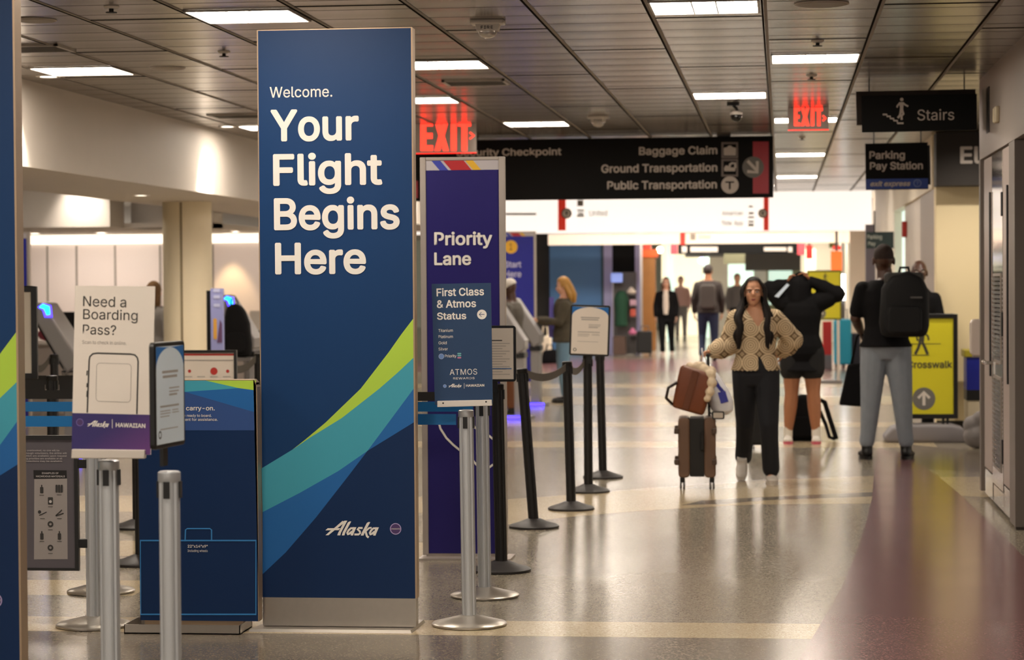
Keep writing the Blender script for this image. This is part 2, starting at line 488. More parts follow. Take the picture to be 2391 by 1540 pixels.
ORD = ['first','second','third','fourth','fifth','sixth','seventh','eighth','ninth','tenth','eleventh','twelfth','thirteenth','fourteenth','fifteenth']
def put_light(x, y, label):
    global used_light
    if not used_light:
        used_light = True; proto_light.location = (x, y, CEIL-.0005); proto_light['label'] = label; proto_light['group'] = 'ceiling lights'; return proto_light
    return dup(proto_light, (x, y, CEIL-.0005), 0, label, 'ceiling lights')
seen = {
 (0,-1): 'ceiling light cut by the top edge, just left above the big blue welcome panel',
 (0,0): 'ceiling light cut by the top edge, right of the fire strobe',
 (1,-2): 'ceiling light just over the pale soffit, far left',
 (1,-1): 'ceiling light beside the upper right edge of the big blue welcome panel',
 (1,0): 'ceiling light nearest in front of the small hanging exit sign',
 (2,-1): 'ceiling light half behind the blue welcome panel, above the large exit sign',
 (2,0): 'ceiling light just in front of the dome camera',
 (3,-2): 'ceiling light by the soffit, left edge of the big welcome panel cuts it',
 (3,-1): 'ceiling light over the words Security Checkpoint of the black sign',
 (3,0): 'ceiling light right behind the small exit sign',
 (5,0): 'thin ceiling light seen just under the small exit sign',
 (7,0): 'thin ceiling light right above the white header, below the small exit sign',
}
for k in range(-4, 9):
    y = 12.62 + 3.06*k
    for j in range(-4, 2):
        x = (-.40 if k % 2 == 0 else .225) + 2.48*j
        if x > 1.1 or (x < XS+.25 and x > -7.0): continue
        if x < -7.0 and (j < -3 or k % 2): continue
        if k < 0 and j == 1: continue
        if (k, j) in seen: lab = seen[(k, j)]
        else: lab = 'ceiling light of the grid over the terminal floor, behind signs or out of the picture'
        put_light(x, y, lab)
# downlights by the soffit
M_DLR = mat('downlight_ring', 'e8e2d8', rough=.4)
def downlight(x, y, z, pw, label, tgt=(0,0,-1), size=1.0, col=(1,.9,.78), blend=.6):
    t = thing('downlight', label, 'downlight', (x, y, z))
    MB().lathe([(.085,-.006),(.085,0),(.06,0),(.06,-.006)], 24, cap=False).build('trim_ring', M_DLR, t)
    MB().lathe([(.058,-.003),(.058,-.001)], 24).build('lamp_lens', mat('downlight_lens', 'fff6e8', emit=6), t)
    l = bpy.data.lights.new('downlight_beam', 'SPOT'); l.energy = pw; l.spot_size = size; l.spot_blend = blend; l.color = col; l.shadow_soft_size = .05
    o = bpy.data.objects.new('downlight_beam', l); C.objects.link(o); o.parent = t; o.location = (0, 0, -.02)
    o.rotation_euler = Vector(tgt).to_track_quat('-Z', 'Y').to_euler()
ys = PX(478, 400, XS).y
downlight(XS+.22, ys, CEIL, 300, 'downlight close to the pale soffit making its bright streak', (-.3, 0, -1), 1.2, blend=1.0)
downlight(XS+.25, PX(55, 300, XS).y-.2, CEIL, 180, 'downlight close to the pale soffit at its near end', (-.3, 0, -1), 1.2, blend=1.0)
downlight(PY(195,480,yb).x, yb-.25, CEIL, 120, 'downlight over the inner soffit of the check-in lobby', (0, .3, -1), 1.3, blend=1.0)
downlight(PY(543,560,yw).x, yw-.3, 2.244, 45, 'warm downlight on the check-in back wall beside the column', (0, .2, -1), col=(1,.72,.35))
downlight(PY(300,560,yw).x, yw-1.3, 2.244, 85, 'white downlight on the check-in back wall left of the column', (0, .8, -1), 2.6, blend=1.0)  # this and the next two are added to lift the dim lobby
downlight(PY(150,560,yw).x, yw-1.3, 2.244, 60, 'white downlight on the check-in back wall at its left end', (0, .8, -1), 2.6, blend=1.0)
downlight(PY(600,560,yw).x, yw-1.3, 2.244, 45, 'white downlight on the check-in back wall behind the welcome panel', (0, .8, -1), 2.6, blend=1.0)
q_ = G(329, 455, 2.43); downlight(q_.x, q_.y, 2.429, 80, 'small downlight in the underside of the pale soffit before the column', (.2, .5, -1), 2.2, blend=1.0)
downlight(1.95, 22.7, CEIL, 150, 'unseen downlight added to brighten the beige alcove wall, behind the stairs sign', (0, .5, -1), 2.0, blend=1.0)  # extra lamp, added to raise the beige wall
# lamps of the hall past the header
def far_lamp(x, y, sx, sy, z, label):
    t = thing('hall_light', label, 'ceiling light', (x, y, z), 0, 'lights of the far hall')
    MB().cb((0,0,-.02), (sx, sy, .04)).build('housing', M_LFRAME, t)
    MB().cb((0,0,-.046), (sx-.06, sy-.06, .01)).build('diffuser', mat('hall_diffuser', 'ffffff', emit=24, emitcol='fff6ea'), t)
for x in (-5.2, -3.7, -2.2): far_lamp(x, 42.0, 1.2, .6, 2.949, 'unseen ceiling light added to brighten the shops beyond the white header')  # row added to light the blue shop wall
for k in range(5):
    for x in (-3.7, -2.2, -.8, .7): far_lamp(x, 45.4+6*k, 1.2, .6, 2.949, 'unseen ceiling light added to brighten the shops beyond the white header')
# ================================================================ big floor-standing signs
M_NAVY = mat('print_navy', '0a3868', rough=.5, spec=.3)
M_NAVY2 = mat('print_deep_navy', '072a56', rough=.5, spec=.3)
M_LIME = mat('print_lime', 'b4d84c', rough=.5, spec=.3)
M_TEAL = mat('print_teal', '45a3b8', rough=.5, spec=.3)
M_MID = mat('print_blue', '2468ac', rough=.5, spec=.3)
M_SLATE = mat('print_slate_blue', '34528c', rough=.5, spec=.3)
M_PAPER = mat('white_print', 'e6ddd2', rough=.6)
M_INK = mat('dark_ink', '3a3836', rough=.6)
M_INKL = mat('pale_ink', '9a948e', rough=.6)
M_PURP = mat('print_purple', '4c3468', rough=.5)
M_LAV = mat('lavender_ring', 'b9a9d8', rough=.5)
M_SIDE = mat('panel_side_metal', 'b39b80', rough=.4, metal=.5)

def logo_script(mb, x0, x1, zb, y, mi=0):
    """the slanted airline word mark, traced stroke by stroke; zb is its baseline"""
    k = (x1-x0)/1250.0
    ly = [y]
    def st(pts, w): ly[0] -= 5e-5; stroke(mb, [(x0+(a-195)*k, zb+(685-b)*k) for a, b in pts], w*k, ly[0], mi)
    def pg(pts): ly[0] -= 5e-5; mb.face([(x0+(a-195)*k, zb+(685-b)*k) for a, b in pts], ly[0], mi)
    pg([(195,685),(265,683),(400,575),(620,410),(600,345),(555,385),(420,500),(300,590)])
    pg([(195,570),(250,522),(400,520),(545,518),(505,565),(330,568)])
    pg([(470,685),(540,685),(560,620),(710,345),(650,345),(600,365),(600,430),(490,630)])
    pg([(578,685),(638,685),(660,620),(800,362),(762,362),(722,385),(600,610)])
    def a_(o):
        st([(o+195,515),(o+120,520),(o+65,570),(o+35,630),(o+45,660),(o+85,645),(o+150,590)], 46)
        pg([(o+115,685),(o+170,685),(o+185,640),(o+250,495),(o+185,495),(o+165,530),(o+120,640)])
    a_(670); a_(1195)
    st([(1065,512),(975,512),(945,540),(1000,590),(1005,630),(970,660),(870,662)], 46)
    pg([(1020,685),(1085,685),(1110,620),(1245,375),(1205,372),(1165,395),(1050,610)])
    st([(1275,505),(1215,512),(1130,590)], 40); st([(1125,575),(1150,650),(1165,700),(1205,730)], 50)
def alliance_disc(mb, cx, cz, r, y, mdisc, mring, mtext=None):
    disc(mb, cx, cz, r*.9, y, mdisc); ring(mb, cx, cz, r*.86, r, y-.0004, mring)
    if mtext is not None: put_text(mb, 'oneworld', cx-r*.78, cx+r*.78, cz-r*.12, r*.3, y-.0006, mtext)

BANNER_LOCAL = {}
def make_banner():
    O = G(793, 1470); fr = Fr(O)
    t = thing('welcome_sign', 'tall blue welcome panel with large white lettering, green swoosh and steel foot', 'sign', (O.x, O.y, 0))
    x0, zt = fr.uv(600.5, 72); x1 = fr.uv(970, 1395)[0]; x0 = (x0 + fr.uv(614, 1395)[0])/2; x1 = (x1 + fr.uv(963, 66)[0])/2
    zb = fr.uv(793, 1395)[1]; BANNER_LOCAL.update(x0=x0, x1=x1, zt=zt, zb=zb, O=O)
    th = .07
    p = MB(); p.box(x0, x1, .002, th, zb, zt); pan = p.build('panel', M_NAVY, t)
    e = MB(); e.box(x1-.004, x1+.003, 0, th+.004, zb, zt+.002); e.box(x0-.003, x0+.002, 0.001, th+.004, zb, zt+.002); e.box(x0, x1, .001, th, zt, zt+.004)
    e.build('edge_trim', M_SIDE, t)
    def cl(pts): return [(min(x1, max(x0, a)), b) for a, b in fr.poly(pts)]
    g = MB()
    upper = [(966,742),(937,780),(907,822.7),(842,907),(760,986),(711,1027),(683,1049)]
    lower = [(727,1019),(798,975.5),(885.5,907),(929,869),(968,833)]
    g.face(list(reversed(cl(upper + lower))), 0.0006, 0)
    g.face(list(reversed(cl([(968,833),(929,869),(885.5,907),(798,975.5),(727,1019),(683,1049),(610,1093),(613,1195),(700,1150),(790,1099),(858,1052),(910,982),(968,904)]))), 0.0006, 1)
    g.face(list(reversed(cl([(968,904),(910,982),(858,1052),(910,1020),(970,984)]))), 0.0006, 2)
    g.face(list(reversed(cl([(613,1195),(700,1150),(790,1099),(858,1052),(814.5,1109),(738,1207),(667,1289),(613,1340)]))), 0.0006, 2)
    g.face(list(reversed(cl([(970,984),(910,1020),(858,1052),(814.5,1109),(738,1207),(667,1289),(613,1340),(613,1396),(972,1396)]))), 0.0006, 3)
    g.build('swoosh_print', [M_LIME, M_TEAL, M_MID, M_NAVY2], pan)
    L = MB()
    fr_text(L, fr, 'Welcome.', 630, 776, 228, 203, y=-.0006, weight=.008)
    for s, a, b, c, d in (('Your',632,838,330.5,256),('Flight',638,893,434,359.5),('Begins',640,933.5,537.5,462.5),('Here',642.5,855,640.5,566.5)):
        fr_text(L, fr, s, a, b, c, d, y=-.0006, weight=.028)
    A_ = MB(); A2_ = MB(); a = fr.uv(760, 1249); b = fr.uv(885, 1249)
    logo_script(A2_, a[0], b[0], a[1], -.0006, 0); A2_.build('wordmark', M_WHITE, pan)
    c = fr.uv(923.8, 1234); r = 13.6*10.55/FPX
    alliance_disc(A_, c[0], c[1], r, -.0004, 1, 2, 0)
    L.build('lettering', M_WHITE, pan); A_.build('alliance_disc', [M_WHITE, M_PURP, M_LAV], pan)
    s = MB(); s.box(x0+.001, x1-.001, -.004, th, .018, zb); s.build('steel_foot', M_STEEL, t)
    pl = MB(); q0 = fr.uv(590, 1487)[0]; q1 = fr.uv(968, 1487)[0]
    pl.add([(q0,-.085,0),(q1,-.085,0),(q1+.01,.26,0),(q0+.06,.26,0),(q0+.006,-.08,.014),(q1-.006,-.08,.014),(q1+.004,.255,.014),(q0+.066,.255,.014)],
           [(0,3,2,1),(4,5,6,7),(0,1,5,4),(1,2,6,5),(2,3,7,6),(3,0,4,7)])
    pl.build('base_plate', M_STEEL, t)
    return t
banner = make_banner()
# its twin at the left edge of the picture
fl_ = PY(42.5, 1000, 8.14)
tw = dup(banner, (fl_.x - BANNER_LOCAL['x1'], 8.14, 0), math.radians(0), 'twin of the blue welcome panel, cut off by the left edge of the picture')

# ---------------------------------------------------------------- carry-on size panel
def make_sizer():
    O = G(450, 1478); fr = Fr(O)
    t = thing('bag_sizer_sign', 'waist-high dark blue carry-on size board with suitcase outline and metal tray foot', 'sign', (O.x, O.y, 0))
    x0 = fr.uv(318, 1200)[0]; x1 = fr.uv(593, 1000)[0]; zt = fr.uv(500, 889)[1]; zb = fr.uv(450, 1452)[1]
    Y = .05
    p = MB(); p.prism([(x0,zb),(x1,zb),(x1,zt-.01),(x1-.012,zt),(x0,zt)], Y, Y+.06)
    pan = p.build('panel', M_NAVY2, t)
    e = MB(); e.prism([(x1,zb),(x1+.004,zb),(x1+.005,zt-.03),(x1-.012,zt+.004),(x0,zt+.004),(x0,zt),(x1-.012,zt),(x1,zt-.01)], Y-.001, Y+.07)
    e.build('edge_trim', M_SIDE, t)
    def z2(a, b): return (a/3.0806, 600+b/3.08)
    def cl(pts): return [(min(x1, max(x0, a)), min(zt, b)) for a, b in fr.poly([z2(*q) for q in pts])]
    g = MB(); y = Y-.0008
    g.face(list(reversed(cl([(960,880),(1460,890),(1700,945),(1310,972),(960,1000)]))), y, 0)
    g.face(list(reversed(cl([(1460,888),(1835,885),(1835,962),(1700,945)]))), y, 1)
    g.face(list(reversed(cl([(1310,972),(1700,945),(1835,962),(1835,1122)]))), y, 2)
    g.face(list(reversed(cl([(960,1000),(1310,972),(1835,1122),(1835,1250),(960,1250)]))), y, 3)
    g.build('swoosh_print', [M_TEAL, M_LIME, M_MID, M_SLATE], pan)
    L = MB(); y = Y-.0016
    fr_text(L, fr, 'your carry-on.', 392, 495.5, 959, 948.5, y=y, weight=.02)
    fr_text(L, fr, "you're ready to board.", 403, 488, 974, 968, y=y, weight=.006)
    fr_text(L, fr, 'any agent for assistance.', 398, 502.5, 983.5, 977, y=y, weight=.006)
    L.build('lettering', M_WHITE, pan); L = MB(); fr_text(L, fr, '22"x14"x9"', 432, 479, 1280.5, 1274, y=y, weight=.02)
    fr_text(L, fr, 'Including wheels', 432, 479, 1290.5, 1285, y=y)
    L.build('size_lettering', M_WHITE, pan); L = MB(); stroke(L, fr.poly([(321,1264),(592,1264),(592,1437),(322,1437)]), .008, y, 1, True)
    stroke(L, fr.poly([(426,1263),(427,1239),(431,1236),(484,1236),(488,1239),(488,1263)]), .006, y, 1)
    L.build('suitcase_outline', [M_WHITE, mat('outline_blue', '3585c8', rough=.5)], pan)
    b = MB(); xa = fr.uv(294, 1480)[0]; xb = fr.uv(564, 1480)[0]; xc = fr.uv(600, 1445)[0]; zr = fr.uv(450,1456)[1]
    b.box(xa, xb, -.03, -.024, 0, zr); b.box(xa, xa+.004, -.03, .2, 0, zr); b.box(xb-.004, xb, -.03, .22, 0, zr); b.box(xa, xb, -.03, .2, 0, .006)
    b.box(xa, xb, .2, .206, 0, zr)
    b.build('tray', M_STEEL, t)
    f = MB(); f.box(x0+.02, x1-.07, Y+.005, Y+.055, .004, zb); f.build('support', M_SIDE, t)
make_sizer()

# ---------------------------------------------------------------- priority lane panel
M_INDIGO = mat('print_indigo', '241d66', rough=.5, spec=.3)
M_INDIGO2 = mat('print_bright_indigo', '2b2f93', rough=.5, spec=.3)
M_ALUF = mat('aluminium_frame', 'b6aca3', rough=.4, metal=.4)
def make_lane_sign(name, label, O, fr, px, extra):
    x0, x1, zt = px
    t = thing(name, label, 'sign', (O.x, O.y, 0))
    fw = .034
    f = MB(); f.box(x0, x0+fw, 0, .05, .02, zt); f.box(x1-fw, x1, 0, .05, .02, zt); f.box(x0+fw, x1-fw, .004, .046, zt-.02, zt)
    f.build('frame', M_ALUF, t, bevel=.004)
    p = MB(); p.box(x0+fw, x1-fw, .006, .044, .03, zt-.02, 0); pan = p.build('panel', extra['base'], t)
    s = MB(); z0, z1 = zt-.075, zt-.0205; sx = x0+fw; w = x1-x0-2*fw
    s.face([(sx,z0),(sx+w,z0),(sx+w,z1),(sx,z1)], .0054, 0)
    for a, b, m in ((.08,.20,1),(.24,.52,2),(.54,.65,3)):
        s.face([(sx+w*(a+.11),z0),(sx+w*(b+.11),z0),(sx+w*b,z1),(sx+w*a,z1)], .0048, m)
    s.build('stripe_print', [mat('stripe_grey', 'b9b3b6', rough=.5), mat('stripe_blue', '3a44a8', rough=.5), mat('stripe_red', 'b5242a', rough=.5), mat('stripe_yellow', 'e0b030', rough=.5)], pan)
    b = MB(); b.box(x0-.01, x1+.03, -.1, .16, 0, .012); b.build('base_plate', M_ALUF, t)
    b = MB(); b.box(x0+.02, x1-.02, .01, .04, .011, .031); b.build('foot_bar', M_ALUF, t)
    return t, pan
O = G(1080, 1304); fr = Fr(O)
x0 = (fr.uv(978,365)[0]+fr.uv(989,1300)[0])/2; x1 = (fr.uv(1175,365)[0]+fr.uv(1187,1300)[0])/2; zt = fr.uv(1080,366)[1]
prio, pan = make_lane_sign('priority_lane_sign', 'indigo lane panel with a striped top, white lane lettering and aluminium frame', O, fr, (x0, x1, zt), dict(base=M_INDIGO))
L = MB()
def z6(a, b): return (950+a/2.748, 340+b/2.75)
fr_text(L, fr, 'Priority', *[z6(175,0)[0], z6(548,0)[0], z6(0,640)[1], z6(0,555)[1]], y=.004, weight=.03)
fr_text(L, fr, 'Lane', *[z6(175,0)[0], z6(412,0)[0], z6(0,767)[1], z6(0,685)[1]], y=.004, weight=.03)
heart = fr.poly([(1023,980),(1028,1000),(1042,1022),(1058,1038),(1080,1056),(1106,1077),(1124,1098),(1134,1097),(1151,1084)])
stroke(L, heart, .012, .004)
stroke(L, fr.poly([(1100,984),(1109,998),(1125,1008),(1142,1017),(1155,1028)]), .012, .004)
L.build('lettering', M_WHITE, pan)
# the same kind of panel far behind
yS = 36.0
O = PY(1215, 900, yS); O.z = 0; fr = Fr(O)
x0 = fr.uv(1168,700)[0]; x1 = fr.uv(1252,700)[0]; zt = fr.uv(1200,540)[1]
st_, pan = make_lane_sign('start_sign', 'bright indigo lane panel with a yellow number disc, behind the priority lane panel', O, fr, (x0, x1, zt), dict(base=M_INDIGO2))
L = MB(); c = fr.uv(1193, 576); disc(L, c[0], c[1], 15.5*36/FPX, .004, 1); L.build('number_disc', [M_WHITE, mat('disc_yellow', 'e8b230', rough=.5)], pan); L = MB()
fr_text(L, fr, '1', 1190, 1196, 584, 567, y=.003, mi=2, weight=.03)
fr_text(L, fr, 'Start', 1178, 1217, 624, 610, y=.004, weight=.02)
fr_text(L, fr, 'Here', 1178, 1217, 647, 632, y=.004, weight=.02)
L.build('lettering', [mat('soft_white', 'c9c6e6', rough=.5), mat('disc_yellow', 'e8b230', rough=.5), mat('disc_brown', '9a6a1c', rough=.5)], pan)
# ================================================================ queue posts
M_BELTB = mat('belt_blue', '1272b4', rough=.6)
M_BELTK = mat('belt_black', '171514', rough=.6)
M_BELTG = mat('belt_dark_grey', '4a443c', rough=.6)
M_BASEK = mat('black_rubber_base', '2a2625', rough=.45)
M_POSTK = mat('black_post', '121010', rough=.38)
def make_post(kind, label, loc, lean=0.0, h=1.0, group=None):
    t = thing('queue_post', label, 'queue post', (loc[0], loc[1], 0), 0, group)
    R = .0335
    silver = kind == 'silver'
    b = MB()
    if silver: b.lathe([(.168,0),(.174,.004),(.174,.011),(.168,.016),(.12,.028),(.05,.046),(.04,.05)], 40)
    else: b.lathe([(.158,0),(.162,.004),(.162,.014),(.15,.022),(.09,.04),(.05,.056),(.042,.06)], 40)
    b.build('base', M_STEEL if silver else M_BASEK, t, smooth=True)
    p = MB(); zb = .045
    n = 32; prof = []
    for k in range(n):
        a = 2*math.pi*k/n
        deg = math.degrees(a) % 90
        r = R - (.005 if 40 < deg < 50 else 0)
        prof.append((r*math.cos(a), r*math.sin(a)))
    v = [(x, y, zb) for x, y in prof] + [(x, y, h-.03) for x, y in prof]
    f = [(k, (k+1) % n, n+(k+1) % n, n+k) for k in range(n)] + [tuple(reversed(range(n))), tuple(range(n, 2*n))]
    p.add(v, f)
    po = p.build('post', M_ALU if silver else M_POSTK, t); po.rotation_euler = (0, lean, 0)
    c = MB(); c.lathe([(.0338,h-.034),(.036,h-.030),(.036,h-.004),(.03,h),(0.002,h)], 28)
    co = c.build('cap', M_ALU if silver else M_BLACK, t, smooth=True); co.rotation_euler = (0, lean, 0)
    t['lean_x'] = math.sin(lean)*.95
    for k in range(4):
        M = Matrix.Rotation(k*math.pi/2, 4, 'Z'); c = MB(); c.box(-.010,.010,.029,.039,h-.085,h-.032,0,M)
        co = c.build('belt_slot', M_BLACK, t); co.rotation_euler = (0, lean, 0)
    return t
def add_belt(t, to, z0=.955, z1=.955, sag=0.0, w=.05, m=None, off=.046, dy0=0.0):
    """a belt from this post to the spot `to` (world x, y)"""
    lx = t['lean_x']; dx, dy = to[0]-t.location.x-lx, to[1]-t.location.y; d = math.hypot(dx, dy); ux, uy = dx/d, dy/d
    N = 14; v = []; f = []
    px, py = -uy*.0008, ux*.0008
    for i in range(N+1):
        s = off + (d-2*off)*i/N; q = i/N; z = z0 + (z1-z0)*q - sag*4*q*(1-q)
        for sg in (1, -1):
            v += [(lx+ux*s+px*sg, uy*s+py*sg+dy0*math.sin(math.pi*min(1,max(0,q))), z-w/2), (lx+ux*s+px*sg, uy*s+py*sg+dy0*math.sin(math.pi*min(1,max(0,q))), z+w/2)]
    for i in range(N):
        a = 4*i; b = a+4
        f += [(a, b, b+1, a+1), (a+2, a+3, b+3, b+2), (a+1, b+1, b+3, a+3), (a, a+2, b+2, b)]
    f += [(0,1,3,2), (4*N, 4*N+2, 4*N+3, 4*N+1)]
    q = MB(); q.add(v, f); return q.build('belt', m or M_BELTB, t)

# --- silver posts
pA = G(1096, 1459); pB = G(1132, 1392)
post_front = make_post('silver', 'front silver queue post carrying the navy first class sign', pA, math.radians(-.5))
post_b = make_post('silver', 'second silver queue post, just behind the post with the navy sign', pB, math.radians(-.4))
pC = G(219, 1461); pD = G(236, 1382)
post_c = make_post('silver', 'silver queue post holding the grey hazardous materials board', pC)
post_d = make_post('silver', 'silver queue post right behind the one holding the hazardous materials board', pD)
add_belt(post_front, (pC.x, pC.y), dy0=.07); add_belt(post_b, (pD.x, pD.y), .96, .96)
add_belt(post_c, (pC.x-2.0, pC.y)); add_belt(post_d, (pD.x-2.0, pD.y), .96, .96)

# --- framed notice holder (A4 frame on a post)
M_FRAMEK = mat('notice_frame_black', '141313', rough=.35)
M_NOTE = mat('notice_paper', 'd9cfc3', rough=.6)
M_NOTEB = mat('notice_paper_cool', 'cdd9e2', rough=.6)
def notice(t, w, h, zc, rz, paper, y=-.05, corner=M_MID, tilt=0.0, style=0):
    b = MB(); b.prism(rrect(-w/2, w/2, -h/2, h/2, .016), -.009, .009)
    o = b.build('notice_frame', M_FRAMEK, t, bevel=.003); o.location = (-math.sin(rz)*y, math.cos(rz)*y, zc); o.rotation_euler = (0, -tilt, rz)
    p = MB(); a, c = w/2-.014, h/2-.014
    p.face([(-a,-c),(a,-c),(a,c),(-a,c)], -.0098, 0)
    if style == 0:
        nseg = 10
        for sg in (-1, 1):
            pts = [(sg*a, c)] + [(sg*a*math.cos(math.radians(q*9)), c-.072+.068*math.sin(math.radians(q*9))) for q in range(0, 11)]
            if sg > 0: pts.reverse()
            p.face(pts, -.0102, 2)
        for z, x0, x1, hh in ((c-.085,-.07,.07,.008),(c-.1,-.065,.062,.008),(c-.135,-.01,.08,.004),(c-.146,-.01,.075,.004),(c-.157,-.01,.06,.006),
                              (c-.192,-.09,.075,.006),(c-.205,-.09,.0,.003),(c-.213,-.09,.0,.003),(c-.205,.015,.07,.003),(c-.213,.015,.075,.003),(c-.222,-.09,-.01,.003),(c-.262,-.09,.065,.003)):
            p.face([(x0,z),(x1,z),(x1,z+hh),(x0,z+hh)], -.0102, 1)
        ring(p, -a+.028, -c+.03, .008, .013, -.0102, 3)
    else:
        for i in range(13):
            z = c-.085-i*.014
            p.face([(-a+.03,z),(a-.02-(i%3)*.02,z),(a-.02-(i%3)*.02,z+.003),(-a+.03,z+.003)], -.0102, 1)
        p.face([(-a+.01,-c+.055),(a-.01,-c+.055),(a-.01,-c+.06),(-a+.01,-c+.06)], -.0102, 2)
        p.face([(-.03,c-.07),(.05,c-.07),(.05,c-.064),(-.03,c-.064)], -.0102, 3)
    q = p.build('notice_sheet', [paper, M_INKL, corner, M_INK], o)
    k = MB(); k.box(-.02,.02,.008,.02,-h/2-.06,-h/2+.06); k.build('bracket', M_BLACK, o)
    return o

# --- black posts of the queue that runs back along the aisle
M_ = 'black queue posts along the aisle'
pE = G(1171, 1333); post_e = make_post('black', 'black queue post right beside the indigo lane panel, nearest of the black row', pE, math.radians(-.9), 1.03, M_)
pL = G(1247, 1231); post_l = make_post('black', 'black queue post leaning to one side, second of the black row', pL, math.radians(-4.0), 1.03, M_)
p3 = G(1334, 1189); post_3 = make_post('black', 'black queue post in front of the white notice stand, third of the black row', p3, math.radians(-1.3), 1.03, M_)
p4 = G(1374, 1148); post_4 = make_post('black', 'black queue post carrying the framed white notice', p4, 0, 1.03, M_)
p5 = G(1408, 1115); post_5 = make_post('black', 'farthest black queue post of the row, behind the framed white notice', p5, math.radians(-1.1), 1.03, M_)
add_belt(post_l, (p3.x-.022, p3.y), 1.0, .99, .05, .05, M_BELTG)
add_belt(post_3, (p4.x-.02, p4.y), .99, .98, .05, .05, M_BELTG)
pF = PY(330, 1320, 13.0); pF.z = 0
post_f = make_post('black', 'black queue post half hidden behind the carry-on size board, nearer one', pF, 0, 1.03)
add_belt(post_e, (pF.x, pF.y), .965, .965, .01, .05, M_BELTK)
add_belt(post_f, (pF.x-2.2, pF.y), .965, .965, 0.0, .05, M_BELTK)
pG_ = G(322, 1232); post_g = make_post('black', 'black queue post half hidden behind the carry-on size board, farther one', pG_, 0, 1.03)
add_belt(post_g, (pG_.x-2.6, pG_.y), .965, .965, .0, .06, M_BELTK)
ph = PY(125, 1200, 14.1); ph.z = 0
post_h = make_post('black', 'black queue post behind the boarding pass sign, left side', ph, 0, 1.03)
add_belt(post_h, (ph.x+1.5, ph.y), .965, .965, .0, .07, M_BELTK); add_belt(post_h, (ph.x-1.2, ph.y), .965, .965, .0, .07, M_BELTK)
# notice on the aisle post
z4 = (CAM.z - (PY(1378, 771, p4.y).z))
o = notice(post_4, 93*p4.y*1.006/FPX, 118*p4.y*1.006/FPX, PY(1378, 771, p4.y-.05).z, math.radians(2), M_NOTE, tilt=math.radians(-2.2)); o.location.x += PY(1378, 771, p4.y).x-p4.x
o = notice(post_e, .25, 130*12.95/FPX, PY(1165, 825, pE.y-.05).z, 0, M_NOTE, y=-.06, style=1); o.location.x += PY(1152, 825, pE.y-.06).x-pE.x

# --- first class sign on the front silver post
def sign_board(t, px, frO, tilt, rows, mats, th=.006):
    pass
tl = math.radians(1.0)
piv = PY(1081, 800, pA.y-.045); fr = Fr(piv, 0, tl)
b = MB(); P = fr.poly([(1015.5,945),(1150.5,942),(1146,660),(1007.8,662.5)])
b.prism(P, 0, .006)
M_DUSK = mat('print_dusk_blue', '2d4668', rough=.5, spec=.3)
brd = b.build('sign_board', M_DUSK, post_front); brd.location = (piv.x-pA.x, -.045, piv.z); brd.rotation_euler = (0, -tl, 0)
L = MB()
def zz(a, b): return (1000+a/4.969, 650+b/4.968)
def tx(s, x0, x1, b, c, w=0.0, mi=0, sp=1.0): fr_text(L, fr, s, zz(x0,0)[0], zz(x1,0)[0], zz(0,b)[1], zz(0,c)[1], y=-.0006, weight=w, mi=mi, spacing=sp)
tx('First Class', 97, 648, 207, 115, .026); tx('& Atmos', 100, 556, 342, 252, .026); tx('Status', 103, 442, 478, 395, .026)
FCM = [M_WHITE, M_DUSK, mat('disc_blue', '6d8fc8', rough=.5), mat('disc_rim', 'a8b8dc', rough=.5), mat('gem_teal', '6fb3b5', rough=.5), mat('gem_pink', 'c87f9f', rough=.5)]
L.build('lettering', FCM, brd); L = MB()
tx('Titanium', 118, 286, 620, 587, .002); tx('Platinum', 120, 286, 691, 658, .002); tx('Gold', 120, 215, 762, 729, .002); tx('Silver', 120, 227, 834, 801, .002)
tx('Priority', 194, 327, 915, 882, .008)
L2_ = L; L = MB()
tx('ATMOS', 250, 568, 1117, 1052, 0, 0, 1.05); tx('REWARDS', 290, 538, 1170, 1146, .01, 0, 1.1)
tx('HAWAIIAN', 438, 650, 1255, 1226, .03)
L3_ = L; L = MB(); c = fr.uv(*zz(622, 416)); disc(L, c[0], c[1], 11.2*10.95/FPX, -.0006, 0)
k = 10.95/FPX
stroke(L, [(c[0]+6*k, c[1]), (c[0]-6*k, c[1])], 1.4*k, -.001, 1); stroke(L, [(c[0]-1*k, c[1]+5*k), (c[0]-6.2*k, c[1]), (c[0]-1*k, c[1]-5*k)], 1.4*k, -.001, 1)
L.build('arrow_disc', FCM, brd); L = L3_
a = fr.uv(*zz(235, 1262)); a2 = fr.uv(*zz(388, 1262)); logo_script(L, a[0], a2[0], a[1], -.0006, 0)
a = fr.uv(*zz(417, 1275)); a2 = fr.uv(*zz(417, 1212)); stroke(L, [a, a2], .0016, -.0006, 0)
c = fr.uv(*zz(192, 1246)); alliance_disc(L, c[0], c[1], 4*k, -.0004, 2, 3)
L.build('program_lettering', FCM, brd); L = L2_
c = fr.uv(*zz(152, 902)); alliance_disc(L, c[0], c[1], 6.4*k, -.0004, 2, 3)
for q, m in ((870, 4), (893, 4), (917, 5)):
    c = fr.uv(*zz(360, q)); L.face(rrect(c[0]-4.6*k, c[0]+4.6*k, c[1]-1.7*k, c[1]+1.7*k, 1.6*k), -.0006, m)
L.build('tier_lettering', FCM, brd)
r = MB(); P = fr.poly([(1021.5,950),(1149,946.5),(1148.5,932.5),(1021.5,935.5)]); r.prism(P, -.008, .012)
rl = r.build('clamp_rail', mat('rail_white_metal', 'ded8d0', rough=.4), brd, bevel=.002)
for q in ((175,1443),(673,1427)):
    c = fr.uv(*zz(*q)); s = MB(); s.ell((c[0], -.008, c[1]), (.004,.002,.004), 10, 6); s.build('rivet', M_BLACK, brd)
